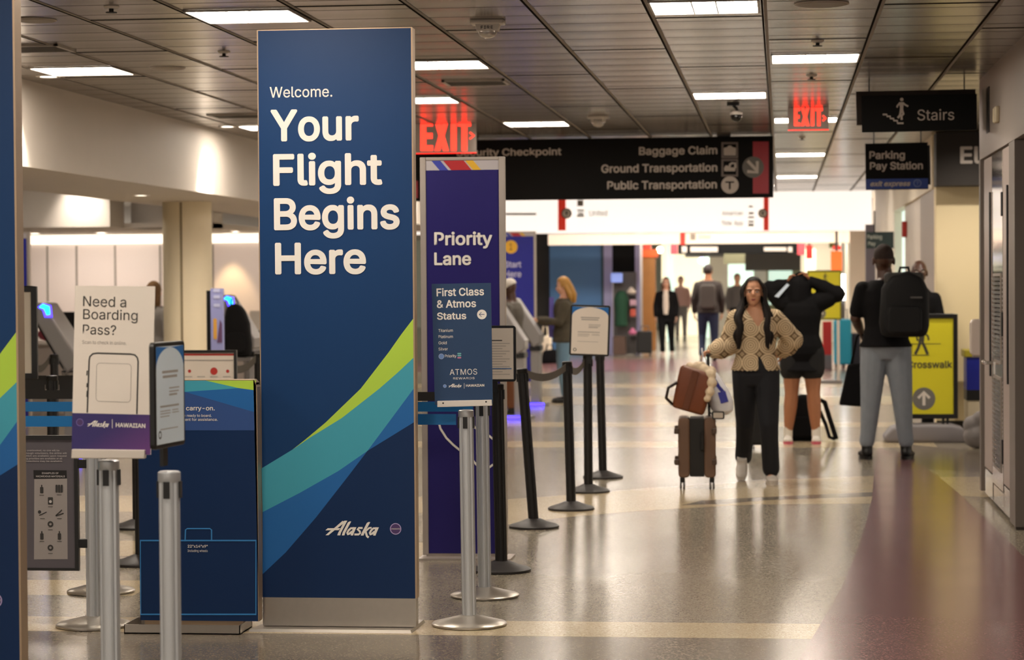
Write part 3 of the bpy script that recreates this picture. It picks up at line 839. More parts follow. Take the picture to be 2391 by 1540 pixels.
n = MB(); n.box(-.014, .014, 0.006, .04, -.17, -.1); nk = n.build('bracket', M_BLACK, brd)

# --- boarding pass sign on its post
pP = PY(256, 1300, 7.75); pP.z = 0
post_p = make_post('silver', 'foreground silver queue post carrying the white boarding pass sign', pP)
tl = math.radians(-1.85)
piv = PY(262, 860, 7.69); fr = Fr(piv, 0, tl)
def z2(a, b): return (a/3.0806, 600+b/3.08)
b = MB(); P = fr.poly([z2(515,1410), z2(1083,1420), z2(1115,210), z2(540,205)])
b.prism(P, 0, .006)
brd = b.build('sign_board', M_PAPER, post_p); brd.location = (piv.x-pP.x, piv.y-pP.y, piv.z); brd.rotation_euler = (0, -tl, 0)
def purple_fade():
    m, nt, b_, L_ = nodes_of('print_purple_fade')
    tc = nt.nodes.new('ShaderNodeTexCoord'); sp = nt.nodes.new('ShaderNodeSeparateXYZ'); L_.new(tc.outputs['Generated'], sp.inputs[0])
    ad = nt.nodes.new('ShaderNodeMath'); ad.operation = 'MULTIPLY_ADD'; L_.new(sp.outputs['Z'], ad.inputs[0]); ad.inputs[1].default_value = -.7; 
    L_.new(sp.outputs['X'], ad.inputs[2])
    cr = nt.nodes.new('ShaderNodeValToRGB'); cr.color_ramp.elements[0].color = srgb('332a68'); cr.color_ramp.elements[1].color = srgb('6b3a7e')
    cr.color_ramp.elements[0].position = 0; L_.new(ad.outputs[0], cr.inputs['Fac']); L_.new(cr.outputs['Color'], b_.inputs['Base Color']); b_.inputs['Roughness'].default_value = .5
    return m
g = MB(); g.face(fr.poly([z2(515,1409), z2(1082,1419), z2(1090,1133), z2(520,1120)]), -.0005, 0); g.build('purple_band', purple_fade(), brd)
L = MB()
def tx2(s, x0, x1, b, c, w=0.0, mi=0): fr_text(L, fr, s, z2(x0,0)[0], z2(x1,0)[0], z2(0,b)[1], z2(0,c)[1], y=-.0008, weight=w, mi=mi)
tx2('Need a', 598, 908, 352, 279, .001); tx2('Boarding', 598, 990, 444, 373, .001); tx2('Pass?', 596, 835, 553, 484, .001)
tx2('Scan to check in online.', 592, 910, 622, 597, 0, 2)
L.build('headline', [M_INK, M_WHITE, M_INKL], brd); L = MB()
A = fr.poly([z2(628,1118), z2(642,740), z2(647,715), z2(668,695), z2(700,690), z2(940,697), z2(970,703), z2(988,722), z2(994,750), z2(985,1128)])
stroke(L, A, .0052, -.0008, 0)
for y0_, y1_ in ((815,850),(905,935),(960,1005)): stroke(L, fr.poly([z2(628,y0_), z2(625,y1_)]), .004, -.0008, 0)
q0 = fr.uv(*z2(690,1035)); q1 = fr.uv(*z2(945,768)); stroke(L, rrect(q0[0], q1[0], q0[1], q1[1], .012), .0014, -.0008, 2, True)
BPM = [M_INK, M_WHITE, M_INKL, M_PURP, mat('disc_lilac', '7d72b8', rough=.5)]
L.build('phone_outline', BPM, brd); L = MB()
a = fr.uv(*z2(628,1216)); a2 = fr.uv(*z2(785,1216)); logo_script(L, a[0], a2[0], a[1], -.0008, 1)
tx2('HAWAIIAN', 833, 1046, 1221, 1190, .03, 1)
stroke(L, fr.poly([z2(808,1230), z2(808,1165)]), .0018, -.0008, 1)
c = fr.uv(*z2(575,1187)); alliance_disc(L, c[0], c[1], .0125, -.0007, 3, 4)
L.build('logo_lettering', BPM, brd)
r = MB(); P = fr.poly([z2(518,1445), z2(1045,1447), z2(1048,1384), z2(522,1378)]); r.prism(P, -.012, .014)
r.build('clamp_rail', mat('rail_cream', 'd8cfc4', rough=.35, metal=.2), brd, bevel=.003)
n = MB(); n.box(-.02, .02, .006, .05, -.30, -.2); n.build('bracket', M_BLACK, brd)
# --- notice turned towards the aisle on the next post
pQ = PY(397, 1300, 7.3); pQ.z = 0
post_q = make_post('silver', 'foreground silver queue post with a narrow framed notice turned sideways', pQ)
zc = PY(391, 920, 7.3).z
o = notice(post_q, .27, .335, zc, math.radians(84), M_NOTEB, y=-.012); o.location.x = PY(391,920,7.3).x - pQ.x

# --- hazardous materials board
piv = PY(124, 1172, pC.y-.02); fr = Fr(piv)
xr_ = fr.uv(184,1172)[0]; xl = xr_-.43; z0 = fr.uv(124,1331)[1]; z1 = fr.uv(124,1016)[1]
f = MB(); w = .018
f.box(xl,xl+w,-.01,.012,z0,z1); f.box(xr_-w,xr_,-.01,.012,z0,z1); f.box(xl+w,xr_-w,-.01,.012,z0,z0+.012); f.box(xl+w,xr_-w,-.01,.012,z1-.018,z1)
fo = f.build('board_frame', M_FRAMEK, post_c); fo.location = (piv.x-pC.x, piv.y-pC.y, piv.z)
p = MB(); p.box(xl+w,xr_-w,-.003,.008,z0+.012,z1-.018); p.build('board', mat('board_grey', '5f5a60', rough=.5), fo)
def z3(a, b): return (a/2.8516, 1000+b/2.8518)
p = MB(); p.face(fr.poly([z3(228,870), z3(452,868), z3(448,332), z3(230,336)]), -.0036, 0)
p.face(fr.poly([z3(226,334), z3(447,332), z3(445,278), z3(224,276)]), -.0036, 1)
p.build('chart', [mat('chart_paper', 'a39c98', rough=.6), mat('chart_head', '1d1b1c', rough=.6)], fo)
L = MB()
def tx3(s, x0, x1, b, c, mi=0, w=.02): fr_text(L, fr, s, z3(x0,0)[0], z3(x1,0)[0], z3(0,b)[1], z3(0,c)[1], y=-.005, mi=mi, weight=w)
tx3('EXAMPLES OF', 282, 392, 302, 290); tx3('HAZARDOUS MATERIALS', 242, 434, 323, 311)
for s, x1_, b_ in (('is overbooked, no one will be', 398, 150), ('enough volunteers, the airline will', 447, 168), ('which are available upon request', 446, 186), ('ing priorities are available at all', 417, 204), ('protections may be available.', 420, 221)):
    tx3(s, 165, x1_, b_, b_-11, 0, .01)
def blob(a, b, kind):
    k = .0009
    c = fr.uv(*z3(a, b))
    if kind == 'can': L.face(rrect(c[0]-.008, c[0]+.008, c[1]-.018, c[1]+.012, .004), -.005, 1); L.face(rrect(c[0]-.003, c[0]+.003, c[1]+.012, c[1]+.022, .002), -.005, 1)
    elif kind == 'cans':
        for d in (-.012, 0, .012): L.face(rrect(c[0]+d-.005, c[0]+d+.005, c[1]-.016, c[1]+.02, .003), -.005, 1)
    elif kind == 'box': L.face(rrect(c[0]-.012, c[0]+.012, c[1]-.016, c[1]+.018, .003), -.005, 1); disc(L, c[0], c[1]-.002, .007, -.0054, 0, 12)
    elif kind == 'match': stroke(L, [(c[0]-.016, c[1]-.012), (c[0]-.006, c[1]-.008), (c[0]+.02, c[1]+.004)], .004, -.005, 1); disc(L, c[0]-.014, c[1]+.004, .008, -.005, 1, 12)
    elif kind == 'fuse': stroke(L, [(c[0]-.018, c[1]-.014), (c[0]+.012, c[1]+.014)], .005, -.005, 1); stroke(L, [(c[0]-.018, c[1]-.014), (c[0]+.02, c[1]-.002)], .005, -.005, 1)
    else: ring(L, c[0], c[1], .006, .014, -.005, 1, 16)
for a, b, k_ in ((280,405,'can'),(396,402,'cans'),(338,482,'box'),(285,560,'match'),(398,560,'fuse'),(338,635,'ring'),(281,713,'can'),(398,713,'can'),(338,792,'ring')):
    blob(a, b, k_); c = fr.uv(*z3(a, b+38)); L.face([(c[0]-.011,c[1]-.0012),(c[0]+.011,c[1]-.0012),(c[0]+.011,c[1]+.0012),(c[0]-.011,c[1]+.0012)], -.005, 1)
L.build('lettering', [mat('grey_lettering', 'c8c2c0', rough=.5), M_INK], fo)
for zb_ in (z3(0,235)[1], z3(0,765)[1]):
    c = fr.uv(195, zb_); n = MB(); n.box(xr_-.004, c[0]+.035, -.008, .03, c[1]-.02, c[1]+.02); n.build('bracket', M_BLACK, fo, bevel=.003)
# ================================================================ hanging signs and ceiling fittings
M_SIGNK = mat('sign_black', '0b0a09', rough=.6, spec=.15)
M_SGREY = mat('sign_lettering', 'b5aaa0', rough=.5)
M_SRED = mat('sign_red', '9c2430', rough=.5)
# --- long black wayfinding sign
Y = 24.0; O = PY(1400, 400, Y); fr = Fr(O)
t = thing('wayfinding_sign', 'long black hanging sign pointing to baggage claim and transportation', 'sign', O)
x0 = fr.uv(955,400)[0]; x1 = fr.uv(1805.5,400)[0]; z0 = fr.uv(1500,463.5)[1]; z1 = fr.uv(1500,321)[1]
b = MB(); b.box(x0,x1,0,.12,z0,z1); pan = b.build('panel', M_SIGNK, t, bevel=.006)
L = MB()
def tx(s, a, b_, base, cap, w=.03, mi=0): fr_text(L, fr, s, a, b_, base, cap, y=-.002, weight=w, mi=mi)
tx('Baggage Claim', 1492, 1675, 362, 343); tx('Ground Transportation', 1404, 1675, 403.5, 384); tx('Public Transportation', 1418, 1674, 442.5, 423); tx('Security Checkpoint', 1066, 1311, 365, 348)
def zt(a, b_): return (1660+a/10.265, 320+b_/10.267)
def pb(x0_, x1_, y0_, y1_, mi, y=-.002): L.face(fr.poly([zt(x0_,y1_), zt(x1_,y1_), zt(x1_,y0_), zt(x0_,y0_)]), y, mi)
for y0_, y1_ in ((120,505),(525,945)):
    pb(250,650,y0_,y0_+48,4); pb(250,650,y1_-48,y1_,4); pb(250,300,y0_+48,y1_-48,4); pb(605,650,y0_+48,y1_-48,4)
L.face(fr.poly([zt(310,440), zt(595,440), zt(600,260), zt(520,240), zt(480,205), zt(420,205), zt(385,240), zt(305,260)]), -.002, 0)
L.face(fr.poly([zt(320,815), zt(580,815), zt(590,730), zt(430,720), zt(400,680), zt(350,680), zt(315,740)]), -.002, 0)
stroke(L, fr.poly([zt(440,720), zt(460,650), zt(500,625), zt(580,625), zt(585,740)]), .022, -.003, 0)
k = 24.2/FPX
c = fr.uv(*zt(455,1145)); disc(L, c[0], c[1], 20*k, -.002, 0)
L.face(fr.poly([zt(345,1095), zt(555,1095), zt(555,1060), zt(345,1060)]), -.003, 2); L.face(fr.poly([zt(430,1250), zt(472,1250), zt(472,1090), zt(430,1090)]), -.003, 2)
pb(1005,1385,105,1350,1)
c = fr.uv(*zt(1010,720)); disc(L, c[0], c[1], 24.5*k, -.003, 3)
A = fr.poly([zt(880,570), zt(1110,810)]); stroke(L, A, 7*k, -.0038, 0); stroke(L, fr.poly([zt(1112,575), zt(1112,845), zt(870,822)]), 7*k, -.0044, 0)
L.face(fr.poly([(958,462),(976,462),(976,422),(958,422)]), -.002, 1)
L.build('lettering', [M_SGREY, M_SRED, M_SIGNK, mat('arrow_disc_grey', '5f5b54', rough=.5), mat('icon_frame', '6d625c', rough=.5)], pan)
for px in (1100, 1690):
    a = fr.uv(px, 400)[0]; m = MB(); m.box(a-.012,a+.012,.045,.075,z1,CEIL-O.z); m.box(a-.07,a+.07,.02,.1,z1-.002,z1+.025); m.build('hanger', M_BLACK, t)

# --- edge-lit exit signs
M_EXIT = mat('exit_letter_glow', 'ff5a48', rough=.4, emit=2.3, emitcol='ff3424')
M_ACRYL = mat('exit_acrylic', 'c4b8ae', rough=.08, spec=.8)
def exit_sign(Y, p, letters, chev, label, zq):
    O = PY((p[0]+p[1])/2, p[2], Y); O.z = CEIL; fr = Fr(O)
    t = thing('exit_sign', label, 'exit sign', O)
    x0 = fr.uv(p[0],300)[0]; x1 = fr.uv(p[1],300)[0]; zt_ = fr.uv(p[0],p[2])[1]; zb = fr.uv(p[0],p[3])[1]
    h = MB(); h.box(x0+.02,x1-.02,-.05,.05,zt_-.002,0); h.build('housing', mat('exit_housing', '5b4a44', rough=.4), t)
    a = MB(); a.box(x0,x1,-.004,.004,zb,zt_); pan = a.build('acrylic_panel', M_ACRYL, t)
    e = MB(); e.box(x0,x1,-.0045,.0045,zb-.006,zb); e.build('lit_edge', mat('exit_edge_glow', 'ff3a30', rough=.4, emit=2.0, emitcol='ff1c12'), pan)
    L = MB()
    def P(pts, y=-.006):
        q = fr.poly(pts)
        if sum(q[i][0]*q[(i+1)%len(q)][1]-q[(i+1)%len(q)][0]*q[i][1] for i in range(len(q))) < 0: q.reverse()
        L.prism(q, y, -y)
    yt, yb_ = letters[0]; hh = yb_-yt; s = hh*.2
    (ea,eb),(xa,xb),(ia,ib),(ta,tb) = letters[1:]
    w = (ib-ia)
    P([(ea,yt),(ea+w,yt),(ea+w,yb_),(ea,yb_)])
    for q in (0,.41,.82): P([(ea+w,yt+hh*q),(eb-(1 if q == .41 else 0),yt+hh*q),(eb-(1 if q == .41 else 0),yt+hh*q+hh*.18),(ea+w,yt+hh*q+hh*.18)])
    P([(xa,yt),(xa+w,yt),(xb,yb_),(xb-w,yb_)]); P([(xb-w,yt),(xb,yt),(xa+w,yb_),(xa,yb_)], -.0055)
    P([(ia,yt),(ib,yt),(ib,yb_),(ia,yb_)])
    m = (ta+tb)/2; P([(ta,yt),(tb,yt),(tb,yt+hh*.18),(ta,yt+hh*.18)]); P([(m-w/2,yt+hh*.18),(m+w/2,yt+hh*.18),(m+w/2,yb_),(m-w/2,yb_)])
    (c0,c1,cy0,cy1) = chev; cm_ = (cy0+cy1)/2
    stroke(L, fr.poly([(c0,cy0),(c1,cm_),(c0,cy1)]), abs(fr.uv(c0,cy0)[0]-fr.uv(c0+4,cy0)[0]), -.007)
    L.build('letters', M_EXIT, pan)
exit_sign(21.7, (950,1112,268,358), [(282,352),(982,1011),(1014.5,1048),(1053,1066),(1069,1100)], (1097,1107,309,324), 'large red lit exit sign partly hidden by the blue welcome panel', 0)
exit_sign(20.3, (1840,1935,247,303), [(251,294),(1854,1868),(1870,1890),(1893.5,1901),(1903,1921)], (1921,1928,270,282), 'small red lit exit sign hanging alone in the aisle beside the stairs sign', 0)

# --- fire strobes
M_STW = mat('strobe_white', 'd8d0c6', rough=.4)
M_STC = mat('strobe_clear', 'c9c2ba', rough=.1, metal=.4)
def strobe(px, py, label, text=True):
    p = G(px, py, CEIL)
    t = thing('fire_strobe', label, 'fire alarm strobe', p)
    b = MB(); b.box(-.095,.095,-.06,.06,-.025,0); b.build('base', M_STW, t, bevel=.008)
    c = MB(); c.add([(-.068,-.045,-.024),(.068,-.045,-.024),(.068,.045,-.024),(-.068,.045,-.024),(-.058,-.042,-.062),(.058,-.042,-.062),(.058,.042,-.062),(-.058,.042,-.062)],
        [(0,1,2,3),(7,6,5,4),(4,5,1,0),(5,6,2,1),(6,7,3,2),(7,4,0,3)]); bo = c.build('body', M_STW, t)
    L = MB(); put_text(L, 'FIRE', -.034, .034, -.053, .018, -.0455, 0, .03, 1.3); L.build('lettering', M_INK, bo)
    e = MB(); e.ell((0,0,-.064),(.055,.04,.038)); e.build('lens', M_STC, t, smooth='all')
strobe(1139, 47, 'white fire alarm strobe close by, right of the top of the blue welcome panel')
strobe(1397, 270, 'small white fire alarm strobe farther off, above the black wayfinding sign')
# --- dome camera
p = G(1712, 240, CEIL)
t = thing('dome_camera', 'small security dome camera on a ceiling arm above the wayfinding sign', 'camera', p)
MB().cb((0,0,-.012),(.10,.06,.024)).build('mount', M_BLACK, t)
a = MB(); a.tube([(0,0,-.02),(.03,-.01,-.05),(.035,-.02,-.08)], .012); a.build('arm', M_BLACK, t)
e = MB(); e.ell((.025,-.02,-.115),(.048,.048,.045)); e.build('dome', mat('dome_dark', '1a1816', rough=.08), t, smooth='all')
e = MB(); e.lathe([(.05,-.10),(.052,-.085),(.03,-.07)], 24); e.build('shroud', M_STW, t, loc=(.025,-.02,0))
# --- air vents and small round fittings
M_VD = mat('vent_dark', '24211d', rough=.6)
def vent(px, py, w, d, label, m=M_VD):
    p = G(px, py, CEIL); t = thing('air_vent', label, 'air vent', (p.x, p.y, CEIL), 0, 'ceiling air vents')
    f = MB()
    for q in ((-w/2,w/2,-d/2,-d/2+.02),(-w/2,w/2,d/2-.02,d/2),(-w/2,-w/2+.02,-d/2,d/2),(w/2-.02,w/2,-d/2,d/2)): f.box(*q,-.014,0)
    f.build('frame', M_LFRAME, t)
    MB().box(-w/2+.02,w/2-.02,-d/2+.02,d/2-.02,-.002,0).build('backing', m, t)
    s = MB(); n = 6
    for i in range(n):
        yq = -d/2+.04+(d-.08)*i/(n-1); s.box(-w/2+.02,w/2-.02,yq-.008,yq+.004,-.012,-.003)
    s.build('slats', mat('vent_slat', '6b645c', rough=.5), t)
vent(1112, 191, .46, .4, 'ceiling air vent between the fire strobe and the large exit sign')
vent(560, 269, .5, .4, 'ceiling air vent in the corner by the pale soffit')
vent(82, 111, .4, .4, 'ceiling air vent at the far left edge beside the cut-off blue panel')
def plate(px, py, r, label, name='ceiling_speaker', cat='speaker'):
    p = G(px, py, CEIL); t = thing(name, label, cat, (p.x, p.y, CEIL))
    b = MB(); b.lathe([(r,-.001),(r,-.006),(r*.9,-.01),(0.001,-.01)], 32); b.build('cover', mat('speaker_cover', '8b8176', rough=.5), t)
    b = MB(); b.lathe([(r*1.04,-.0005),(r*1.04,-.005),(r,-.006)], 32, cap=False); b.build('rim', M_LFRAME, t)
plate(84, 46, .11, 'round ceiling speaker at the upper left corner')
plate(392, 158, .115, 'round ceiling speaker left of the welcome panel, between two lights')
plate(1918, 8, .14, 'round ceiling speaker cut by the top edge above the stairs sign')
def sprinkler(px, py, label):
    p = G(px, py, CEIL); t = thing('sprinkler_head', label, 'sprinkler', (p.x, p.y, CEIL))
    b = MB(); b.lathe([(.04,0),(.04,-.004),(.028,-.012)], 20); b.build('escutcheon', M_STW, t)
    b = MB(); b.lathe([(.012,-.012),(.012,-.028),(.03,-.03),(.03,-.034)], 16); b.build('deflector', M_VD, t)
for q in ((260,15,'sprinkler head by the top edge, left of the first ceiling light'),(523,120,'sprinkler head just left of the welcome panel'),(1909,95,'sprinkler head above the light in front of the small exit sign'),
          (1895,175,'sprinkler head between that light and the small exit sign'),(1873,319,'sprinkler head just behind the small exit sign')): sprinkler(*q)

# --- stairs sign, parking sign, elevator fascia
Yt = 17.55; O = PY(2146, 265, Yt); fr = Fr(O)
t = thing('stairs_sign', 'black hanging stairs sign with a figure walking down steps, beside the grey wall', 'sign', O)
xr = XR-.012-O.x
b = MB(); P = fr.poly([(2013,309),(2281,303),(2281,219),(2011,224)]); P = [(min(a,xr),z) for a, z in P]; b.prism(P, 0, .03); pan = b.build('panel', M_SIGNK, t)
b = MB(); P = fr.poly([(2001,291),(2279,284),(2279,207),(1999,213)]); P = [(min(a,xr),z) for a, z in P]; b.prism(P, .031, .09); b.build('housing', mat('sign_brown_housing', '2c231d', rough=.6, spec=.2), t)
L = MB(); fr_text(L, fr, 'Stairs', 2142, 2228, 281, 256, y=-.002, weight=.004)
def zs(a, b_): return (1950+a/5.134, 180+b_/5.134)
k = 17.6/FPX
c = fr.uv(*zs(798,268)); disc(L, c[0], c[1], 4*k, -.002)
L.face(fr.poly([zs(765,300), zs(825,300), zs(815,380), zs(825,430), zs(770,430), zs(778,370)][::-1]), -.002)
for pts, w in (([(775,310),(745,345),(742,365)],4),([(815,312),(845,335),(876,350)],4),([(815,425),(818,440),(795,465),(798,512)],5),([(785,425),(775,460),(750,490)],5)):
    stroke(L, fr.poly([zs(*q) for q in pts]), w*k, -.0028)
st = [(570,448),(620,448),(622,470),(660,470),(662,495),(700,497),(704,520),(745,522),(748,552),(820,552)]
stroke(L, fr.poly([zs(*q) for q in st]), 4.2*k, -.002)
L.build('lettering', M_SGREY, pan)
for px in (2030, 2253):
    a = fr.uv(px,200); m = MB(); m.tube([(a[0],.06,fr.uv(px,214)[1]),(a[0],.06,CEIL-O.z)], .005); m.build('hanger', M_BLACK, t)
Yp = 21.5; O = PY(2095, 388, Yp); fr = Fr(O)
t = thing('parking_sign', 'black parking pay station sign with a blue exit express strip', 'sign', O)
b = MB(); b.prism(fr.poly([(2022,443),(2168,441),(2166,332),(2020,335)]), 0, .05, 0); pan = b.build('panel', M_SIGNK, t)
b = MB(); b.prism(fr.poly([(2160,430),(2174,430),(2172,338),(2160,338)]), .051, .1, 0); b.build('housing', M_BLACK, t)
L = MB()
fr_text(L, fr, 'Parking', 2030, 2113, 371.5, 353, y=-.002, weight=.03); fr_text(L, fr, 'Pay Station', 2031, 2155, 396.5, 378.5, y=-.002, weight=.03)
L.face(fr.poly([(2022,441.5),(2167,439.5),(2167,416),(2022,418)]), -.001, 1)
fr_text(L, fr, 'exit express', 2032, 2126, 435, 423, y=-.002, weight=.04, shear=.25)
c = fr.uv(2142,427.5); ring(L, c[0], c[1], 7*Yp/FPX, 9*Yp/FPX, -.002, 2)
fr_text(L, fr, '?', 2139.5, 2145, 432, 423, y=-.002, mi=2, weight=.02)
L.build('lettering', [M_SGREY, mat('strip_blue', '25418c', rough=.5), mat('strip_mark', '6f7fae', rough=.5)], pan)
for px in (2040, 2150):
    a = fr.uv(px,200); m = MB(); m.tube([(a[0],.025,fr.uv(px,333)[1]-.01),(a[0],.025,CEIL-O.z)], .006); m.build('hanger', M_BLACK, t)
Ye = ye-.4; O = PY(2240, 370, Ye); fr = Fr(O)
t = thing('elevator_sign', 'dark fascia board with large pale elevator lettering, cut by the grey wall', 'sign', O)
b = MB(); q0 = fr.uv(2186,433); q1 = fr.uv(2186,309); b.box(q0[0], q0[0]+2.2, 0, .398, q0[1], q1[1]); pan = b.build('fascia', M_DARK, t)
L = MB(); a = fr.uv(2242,382); c = fr.uv(2242,342); put_text(L, 'Elevators', a[0], None, a[1], c[1]-a[1], -.004, 0, .03); L.build('lettering', M_SGREY, pan)

# --- lettering on the white header, and the two farther signs
Yh = yh-.02; O = PY(1600, 500, Yh); fr = Fr(O)
t = thing('header_lettering', 'red bars, arrows and small words on the bright white header', 'sign lettering', O)
def bar(L, fr, a, b_, c, d, mi, y=0): L.prism(fr.poly([(a,d),(b_,d),(b_,c),(a,c)]), y, y+.012, mi)
L = MB(); bar(L, fr, 1303, 1321, 452, 538, 0); L.build('red_bar', mat('header_red', 'e0331f', rough=.5, emit=.25), t)
L = MB(); bar(L, fr, 1783, 1795, 452, 538, 0); L.build('red_bar', MATS['header_red'], t)
k = 40.1/FPX
for px, py, r in ((1323,498,12.5),(1781,498,11)):
    c = fr.uv(px,py); L = MB(); disc(L, c[0], c[1], r*k, -.004, 0); ring(L, c[0], c[1], r*k*.75, r*k, -.006, 1)
    stroke(L, [(c[0],c[1]-5*k),(c[0],c[1]+5*k)], 3*k, -.007, 1); stroke(L, [(c[0]-4*k,c[1]+1*k),(c[0],c[1]+5*k),(c[0]+4*k,c[1]+1*k)], 2*k, -.007, 1)
    L.build('arrow_disc', [M_STW, mat('header_ink', '4a453f', rough=.6)], t)
L = MB()
for a, b_, base, cap, s in ((1376,1418,504,491,'United'),(1686,1735,503,492,'American'),(1686,1735,526,515,'Ride App')): fr_text(L, fr, s, a, b_, base, cap, y=-.004, weight=.01)
for q in ((1180,1252,497,502),(1348,1362,467,481),(1348,1364,489,493),(1350,1362,496,500),(1347,1364,501,506),(1748,1758,480,484),(1748,1760,495,500),(1747,1761,505,509),(1747,1760,515,519),(1747,1760,522,528)): bar(L, fr, *q, 0, -.004)
L.build('lettering', mat('header_ink_pale', '8b847b', rough=.6), t)
Y2 = 47.0; O = PY(1640, 556, Y2); fr = Fr(O)
h2 = MB(); q0 = fr.uv(1280,572); q1 = fr.uv(2000,540); h2.box(q0[0],q1[0],0,.25,q0[1],q1[1]); ho = struct(h2.build('wall_far_fascia', mat('cream_lightbox', 'f0dfc8', rough=.5, emit=.5), loc=O))
t = thing('fascia_lettering', 'small red bar and words on the second, cream header farther back', 'sign lettering', O)
L = MB(); bar(L, fr, 1588, 1600, 540, 571, 0, -.02); L.build('red_bar', MATS['header_red'], t)
L = MB(); fr_text(L, fr, 'United', 1632, 1658, 557, 548, y=-.01); bar(L, fr, 1612, 1624, 545, 560, 0, -.014); L.build('lettering', mat('fascia_ink', 'a79a8a', rough=.6), t)
Y3 = 52.0; O = PY(1725, 578, Y3); fr = Fr(O)
t = thing('far_black_sign', 'small black hanging sign with red ends, far down the hall under the cream header', 'sign', O)
b = MB(); q0 = fr.uv(1583,593); q1 = fr.uv(1862,562); b.box(q0[0],q1[0],0,.15,q0[1],q1[1]); pan = b.build('panel', M_SIGNK, t)
L = MB(); bar(L, fr, 1566, 1582, 565, 593, 1); bar(L, fr, 1862, 1880, 565, 595, 1)
for q in ((1592,1604,575,589),(1612,1676,576,588),(1784,1836,577,586),(1840,1850,576,588)): bar(L, fr, *q, 0, -.01)
L.build('lettering', [M_SGREY, mat('far_red', 'b84048', rough=.5)], pan)
for px in (1620, 1830):
    a = fr.uv(px,560); m = MB(); m.box(a[0]-.02,a[0]+.02,.05,.09,q1[1] if False else fr.uv(px,562)[1]-.005,2.95-O.z); m.build('hanger', M_BLACK, t)

# ================================================================ right closet wall: doors, louvers, fittings
def yx(px): return PX(px, 700, XR).y
def zx(px, py): return PX(px, py, XR).z
cl = MB(); cl.box(XR+.06, XR+.5, y_mid+.13, y_far, 0, 2.459); struct(cl.build('wall_right_closet', M_GREYWALL))
j = MB(); j.box(XR-.004, XR+.06, y_mid, yx(2358), .02, 2.455); j.box(XR-.004, XR+.06, y_far-.12, y_far, .02, 2.455); struct(j.build('trim_2', mat('closet_frame', '6f665e', rough=.45)))
M_LAM = mat('closet_laminate', 'a3948b', rough=.35)
M_CHROME = mat('polished_steel', 'c9c2ba', rough=.12, metal=1.0)
def slab(name, label, pa, pb_, z0, z1, m, t=.055):
    r = thing(name, label, 'wall panel', (XR, yx(pb_), 0)); d = yx(pa)-yx(pb_)
    MB().box(.0, t, .01, d-.01, z0, z1).build('board', m, r, bevel=.004)
    s = MB(); s.box(-.012, 0, .05, .09, .9, z1-.25); s.build('edge_pull', M_BLACK, r)
    s = MB(); s.box(.004, t, .01, d-.01, .03, z0-.012); s.build('kick_plate', M_CHROME, r)
    return r
slab('closet_panel', 'grey closet panel at the far end of the grey wall, beside the white dispenser', 2298, 2316, .22, 2.44, M_LAM)
slab('closet_panel', 'grey closet panel next to the dark opening at the right edge', 2342, 2357, .22, 2.44, M_LAM)
ya, yb2 = yx(2317), yx(2341)
d = ya-yb2
r = thing('closet_door', 'steel closet door with two louver grilles and a lever handle, in the grey wall', 'door', (XR, yb2, 0))
MB().box(.0, .05, 0, d, .16, 2.44).build('door_leaf', M_CHROME, r, bevel=.003)
MB().box(.006, .05, 0, d, .03, .15).build('kick_plate', M_CHROME, r)
for z0, z1 in ((1.03, 1.60), (.30, .90)):
    g = MB(); g.box(-.006, 0, .12, d-.12, z0-.02, z0); g.box(-.006, 0, .12, d-.12, z1, z1+.02); g.box(-.006, 0, .10, .12, z0-.02, z1+.02); g.box(-.006, 0, d-.12, d-.10, z0-.02, z1+.02)
    lo = g.build('louver_frame', M_GREYWALL, r)
    g = MB(); n = int((z1-z0)/.03)
    for i in range(n):
        z = z0+(z1-z0)*i/n; g.add([(-.004,.12,z),(-.004,d-.12,z),(-.018,d-.12,z+.02),(-.018,.12,z+.02)], [(0,1,2,3),(3,2,1,0)])
    g.build('louver', M_ALU, lo)
h = MB(); zh = 1.0
h.tube([(0,d-.1,zh),(-.05,d-.1,zh)], .012); h.tube([(-.05,d-.1,zh),(-.055,d-.06,zh),(-.055,d+.04,zh)], .011); h.ell((-.055,d+.045,zh),(.018,.018,.018))
h.box(-.006,0,d-.15,d-.05,zh-.09,zh+.09); h.build('handle', M_CHROME, r, smooth=True)
for z in (.35, 1.2, 2.0): MB().box(-.008,.002,-.01,.05,z,z+.16).build('hinge', M_BLACK, r)
# small fittings on the band above
q = MB(); q.box(-.006, 0, 0, .22, zx(2307,310)-2.7, zx(2307,205)-2.7); o = q.build('wall_slot', M_BLACK, None, loc=(XR, yx(2312), 2.7)); tag(o, 'narrow dark slot high on the grey wall, beside the stairs sign', 'wall grille')
t = thing('wall_sensor', 'small beige wall fitting high on the grey wall above the closet door', 'sensor', (XR, yx(2333), zx(2333,267)))
MB().box(-.03,0,-.08,.08,-.055,.055).build('housing', mat('sensor_beige', 'b3a68c', rough=.4), t, bevel=.008)
MB().box(-.033,-.029,.045,.07,-.045,.045).build('lens', mat('sensor_lens', 'e0d6b8', rough=.3), t)
# white dispenser at the corner
p = PY(2284, 787, y_far+.03)
t = thing('sanitizer_dispenser', 'white rounded dispenser box sticking out at the far corner of the grey wall', 'dispenser', p)
w = .115; hh = .135
MB().prism(rrect(-.06,.075,-hh,hh,.035), -.06, .06).build('shell', mat('dispenser_white', 'c9bcb2', rough=.35), t, bevel=.01)
MB().box(-.04,.05,-.05,.05,-hh-.012,-hh+.002).build('nozzle_plate', M_GREYWALL, t)
MB().box(.06, XR+.0-p.x+.02, -.02, .02, -.05, .05).build('bracket', M_BLACK, t)
